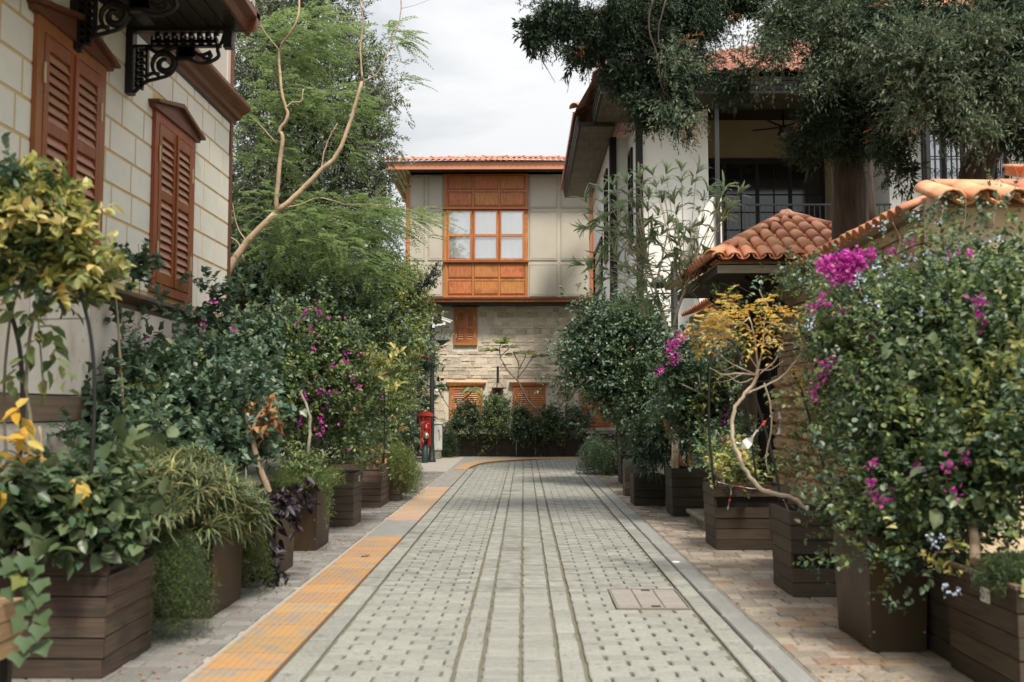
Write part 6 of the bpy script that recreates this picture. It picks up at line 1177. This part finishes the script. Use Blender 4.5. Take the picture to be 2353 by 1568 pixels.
mg = [(1935,600),(1950,590),(1965,605),(1945,615),(1925,610),(1975,600),(1960,620),(1940,630),(1910,625),(1895,610),(1985,590),(2000,588),(1930,590),(1955,640),(1920,640),(1905,600),(1970,615),(1948,602),(1962,592),(1936,622)]
mg2 = [(1897,845),(1880,835),(1890,865),(1905,825),(1875,850),(1865,890),(1858,910),(1998,768),(2005,750),(1870,700),(1855,710),(1895,705),(1880,680),(2225,700),(2232,725),(2235,750),(2240,695),(2315,830),(2330,850),(2300,812),(2345,862),(2275,835),(2040,850),(2052,845),(2105,750),(2215,590),(2150,575),(2165,580),(2262,890),(2285,890),(2270,880),(2160,1065),(2145,1075),(2150,1090),(2120,1080),(2095,1070),(2030,1130),(2020,1150),(2000,1140),(1990,1110),(1950,870),(1965,880),(1985,860),(2200,1050),(2130,1100),(2080,560),(2040,580),(1955,1030),(1995,1065),(2180,1130),(2340,1000),(2100,950),(1925,720)]
bu = [(1955,640),(1965,650),(1945,660),(2000,620),(2010,640),(1980,690),(1990,705),(2095,720),(2110,725),(2130,735),(2150,700),(2060,610),(2110,590),(2170,600),(2190,620),(2230,560),(2260,555),(2280,560),(2200,760),(2215,770),(2190,780),(2240,640),(2015,520),(2095,505),(2140,520),(2000,530),(1845,755),(1850,745),(2120,1235),(2135,1240),(2150,1340),(2168,1345),(1995,1125),(2005,1130),(2080,600),(2150,605),(2030,660)]
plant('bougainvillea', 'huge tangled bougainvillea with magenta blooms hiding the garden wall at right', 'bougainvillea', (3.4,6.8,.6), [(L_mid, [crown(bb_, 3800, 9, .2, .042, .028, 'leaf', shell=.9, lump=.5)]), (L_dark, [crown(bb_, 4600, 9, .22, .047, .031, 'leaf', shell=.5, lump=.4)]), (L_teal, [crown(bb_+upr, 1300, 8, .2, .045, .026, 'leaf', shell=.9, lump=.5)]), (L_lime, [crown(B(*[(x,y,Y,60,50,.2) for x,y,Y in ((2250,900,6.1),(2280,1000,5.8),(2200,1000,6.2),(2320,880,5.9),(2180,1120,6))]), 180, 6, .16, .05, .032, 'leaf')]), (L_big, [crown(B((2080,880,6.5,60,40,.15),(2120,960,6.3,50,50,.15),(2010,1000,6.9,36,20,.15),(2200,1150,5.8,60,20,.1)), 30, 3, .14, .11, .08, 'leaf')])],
      [([at(2090,1250,6.5),at(2100,1000,7),at(2080,800,7.6),at(2000,650,8)], .03, .015), ([at(2240,1290,5.6),at(2230,1100,6.2),at(2250,900,6.8)], .03, .015), ([at(2040,900,7),at(2005,790,7.3),at(1985,700,7.5),at(1970,650,7.5)], .010, .006), ([at(2180,1130,5.9),at(2170,1080,5.9)], .006, .004)]+[([at(x,y,7.9),at(x+8,y-40,7.9),at(x+random.uniform(-20,20),y-80,7.9)], .004, .002) for x, y in ((2150,560),(2210,540),(2280,520),(2060,590),(2330,440))], M_bark,
      [(F_pink, [at(x+random.uniform(-9,9), y+random.uniform(-7,7), 7.55) for x, y in mg for _ in (0,1,2)], dict(per=13, r=.045, L=.036)), (F_mag, [at(x, y, 5.65 if y > 1040 and x > 2150 else (6.15 if y > 1040 else (6.2 if x > 2200 else 7.3)))-V(0,.1,0) for x, y in mg2], dict(per=11, r=.038, L=.032, name='dark_blossom')), (F_blue, [at(x, y, 7.3 if y < 700 else (5.6 if y > 1200 else 6.9))-V(0,.15,0) for x, y in bu], dict(per=10, r=.035, L=.020, name='blue_blossom'))])
Ps = np.array([at(random.uniform(2285,2360), random.uniform(1275,1318), 5.25) for _ in range(90)])
plant('drooping_grass', 'dark tuft of drooping grass in the nearest right planter', 'grass tuft', tuple(at(2320,1330,5.2)), [(L_fernd, [curtain(Ps, .11, 40, .04, .005, (-.03,-.03,0), .08)]), (L_fern, [curtain(Ps[:40], .11, 30, .04, .005, (-.03,-.03,0), .08)]), (L_yelg, [crown(B((2180,1292,5.7,30,8,.06),(2340,1350,5.1,10,6,.03)), 10, 4, .08, .06, .03, 'leaf')])])
plant('wall_weed', 'green weeds sprouting from the ochre rubble wall between trellis rods', 'weed', tuple(at(1850,1000,11)), [(L_mid, [crown(B((1840,985,11.3,40,12,.1),(1880,1000,10.8,40,16,.12),(1850,1060,11,30,18,.1),(1800,960,12,16,10,.08),(1900,930,10.6,40,40,.15),(1790,660,12.4,34,12,.15),(1830,640,11.4,40,10,.12),(1890,620,10.4,40,12,.12),(1690,680,12.6,20,24,.1)), 330, 6, .14, .05, .026, 'leaf')])])
plant('orange_lichen_sprig', 'weathered planter sprig hanging at the tall rusty planter corner', 'sprig', tuple(at(2060,1300,5.95)), [(L_teal, [crown(B((2035,1290,5.95,24,14,.05),(2075,1390,5.9,12,22,.05),(1880,1300,7.7,10,18,.05)), 30, 6, .08, .032, .02, 'leaf')])])
# --- far planters: bushes and plumerias
fb = [('dark rounded bush in front of the left ground floor shutters', (1072,955,31.6,32,32,.3), 0, ((1054,980,31.6,20,18,.25),(1090,985,31.6,20,18,.25))), ('lighter loose bush left of the middle shutters with trailing stems', (1138,945,31.6,30,34,.28), 1, ((1140,978,31.5,30,24,.28),(1162,930,31.7,16,18,.15),(1120,925,31.7,14,14,.12))), ('dark bush low against the middle shutters', (1202,968,31.6,24,34,.28), 0, ((1213,990,31.5,20,22,.2),(1190,1000,31.5,18,16,.2))), ('widest dark bush spreading between the middle and right shutters', (1305,962,31.5,44,32,.35), 0, ((1270,950,31.6,26,24,.2),(1340,960,31.4,30,26,.25),(1312,985,31.4,38,18,.28))), ('loose green bush below the tall branching plumeria', (1250,975,31.7,20,26,.2), 1, ((1262,990,31.6,16,18,.2),))]
for lab, b0_, kind, more in fb:
    bl_ = B(b0_, *more); p = at(b0_[0], 1000, 31.9)
    plant('planter_bush', lab, 'bush', (p.x, 32.0, .7), [(L_dark if not kind else L_mid, [crown(bl_, 520, 8, .16, .065, .03, 'leaf', shell=.8, lump=.45, droop=.3)]), (L_teal, [crown(bl_, 300, 8, .16, .065, .03, 'leaf', shell=.9, lump=.45, droop=.3)])], group='bushes in the charcoal planters')
tr = thing('trailing_greens', 'bright trailing greens hanging over the front of the charcoal planters', 'plant', tuple(at(1115,1000,31.8)))
leafobj('foliage', L_lime, tr, [crown(B((1112,1018,31.75,8,26,.08),(1233,1015,31.75,6,22,.06),(1100,1006,31.75,16,8,.06),(1225,1003,31.75,20,5,.06),(1140,1020,31.75,10,10,.06)), 80, 6, .14, .05, .025, 'leaf', droop=.8)])
Pf, _ = pts(B((1020,1010,31.2,26,24,.3),(1025,985,31.2,18,16,.25)), 170, .4)
plant('dark_fern', 'brownish dark fern drooping beside the off-white cabinet', 'fern', tuple(at(1022,1000,31.3)), [(L_fernd, [curtain(Pf, .75, 40, .08, .012, (0,-.1,0), .2)])])
Q = lambda x, y, Y=31.6: tuple(at(x, y, Y))
def plumeria(label, sts, ros, L=.34, W=.11, per=9, big=False):
    t = thing('plumeria', label, 'plumeria', Q(sts[0][0][0][0], sts[0][0][0][1], sts[0][0][0][2] if len(sts[0][0][0]) > 2 else 31.6), group='plumerias against the stone wall')
    stems(t, M_barkg, [([Q(*q) for q in a], b, c) for a, b, c in sts], 'branch', 7)
    for (x, y, dx, dz) in ros:
        c = at(x, y, 31.55); a0 = random.random()*6
        for k in range(per):
            a = a0+k*2*math.pi/per; up_ = random.uniform(.0,.5)*dz; d = np.array([[math.cos(a)+dx, math.sin(a)*.8, up_-.1]])
            leafobj('leaf', L_big if k % 3 else L_lime, t, [(np.array([c]), nrm(d), np.array([[0.,-1.1,.8]])+rdir(1)*.35, np.array([L*random.uniform(.8,1.15)]), W, 'leaf')], None)
    return t
plumeria('small plumeria with one drooping rosette in front of the left shutters', [([(1040,985),(1046,950),(1056,925),(1075,910),(1083,900)], .03, .02), ([(1046,950),(1075,940),(1090,930)], .02, .014), ([(1046,955),(1030,935),(1012,905),(1005,892)], .02, .012)], [(1085,893,0,-.6),(1003,887,.2,-.8)], .42, .17, 12)
plumeria('tall plumeria branching over the middle shutters toward the upper left', [([(1252,972),(1235,945),(1213,920),(1195,885),(1188,872)], .035, .028), ([(1190,875),(1165,850),(1150,820),(1148,800)], .025, .018), ([(1188,875),(1192,850),(1190,830),(1180,812)], .022, .016), ([(1192,850),(1205,825),(1210,808)], .018, .012), ([(1190,868),(1208,845),(1222,825),(1235,815)], .02, .014), ([(1150,820),(1170,800),(1178,790)], .016, .010), ([(1148,800),(1150,790),(1148,785)], .012, .01)], [(1148,790,-.2,1.2),(1128,805,-.6,.4),(1172,800,.3,.8),(1180,815,.1,1),(1210,812,0,1),(1238,818,.5,.6),(1158,785,.1,1.2)], .32, .13, 8)
plumeria('forked plumeria draped with vines between middle and right shutters', [([(1300,965),(1303,920),(1305,890),(1300,850),(1296,835)], .035, .022), ([(1303,930),(1320,900),(1340,885),(1350,878)], .025, .018), ([(1340,885),(1355,860),(1362,845)], .018, .012), ([(1305,890),(1318,860),(1322,840)], .02, .014), ([(1340,885),(1365,885),(1385,880)], .014, .01)], [(1297,830,-.2,1),(1285,838,-.5,.6),(1322,835,.2,1),(1318,800,0,1.2),(1338,820,.3,.8),(1350,840,.4,.6),(1305,815,0,1)], .32, .13, 8)
plant('draping_vine', 'leafy vine draped over the forked plumeria against the stone wall', 'vine', Q(1318,860,31.4), [(L_mid, [crown(B((1318,800,31.5,22,26,.2),(1330,840,31.5,24,26,.2),(1312,880,31.5,10,40,.12),(1296,905,31.5,10,26,.1),(1335,790,31.5,18,20,.15)), 330, 7, .18, .07, .035, 'leaf')]), (L_dark, [crown(B((1340,830,31.6,30,34,.2)), 160, 7, .18, .07, .035, 'leaf')])])
plant('bowl_plant', 'thin plant hanging under the half-round wall bowl', 'plant', tuple(at(1165,930,32.5)), [(L_mid, [crown(B((1168,925,32.5,14,18,.12),(1130,920,32.4,16,10,.1),(1185,935,32.4,12,16,.1)), 90, 6, .14, .06, .03, 'leaf')])])
# greenery that closes the view behind the lane's plants
hd = B((520,700,28,150,150,1.5),(700,760,30,170,130,1.5),(860,820,31,120,110,1.4),(560,930,26,150,90,1.3),(760,960,29,170,80,1.3),(900,960,30,80,80,1.0),(600,560,27,120,130,1.5))
plant('background_woods', 'dark wooded mass closing the view behind the left hand plants', 'woods', (-9,29,0), [(L_dark, [crown(hd, 3800, 8, .6, .26, .13, 'diamond', shell=.7, lump=.5)])])['kind'] = 'stuff'
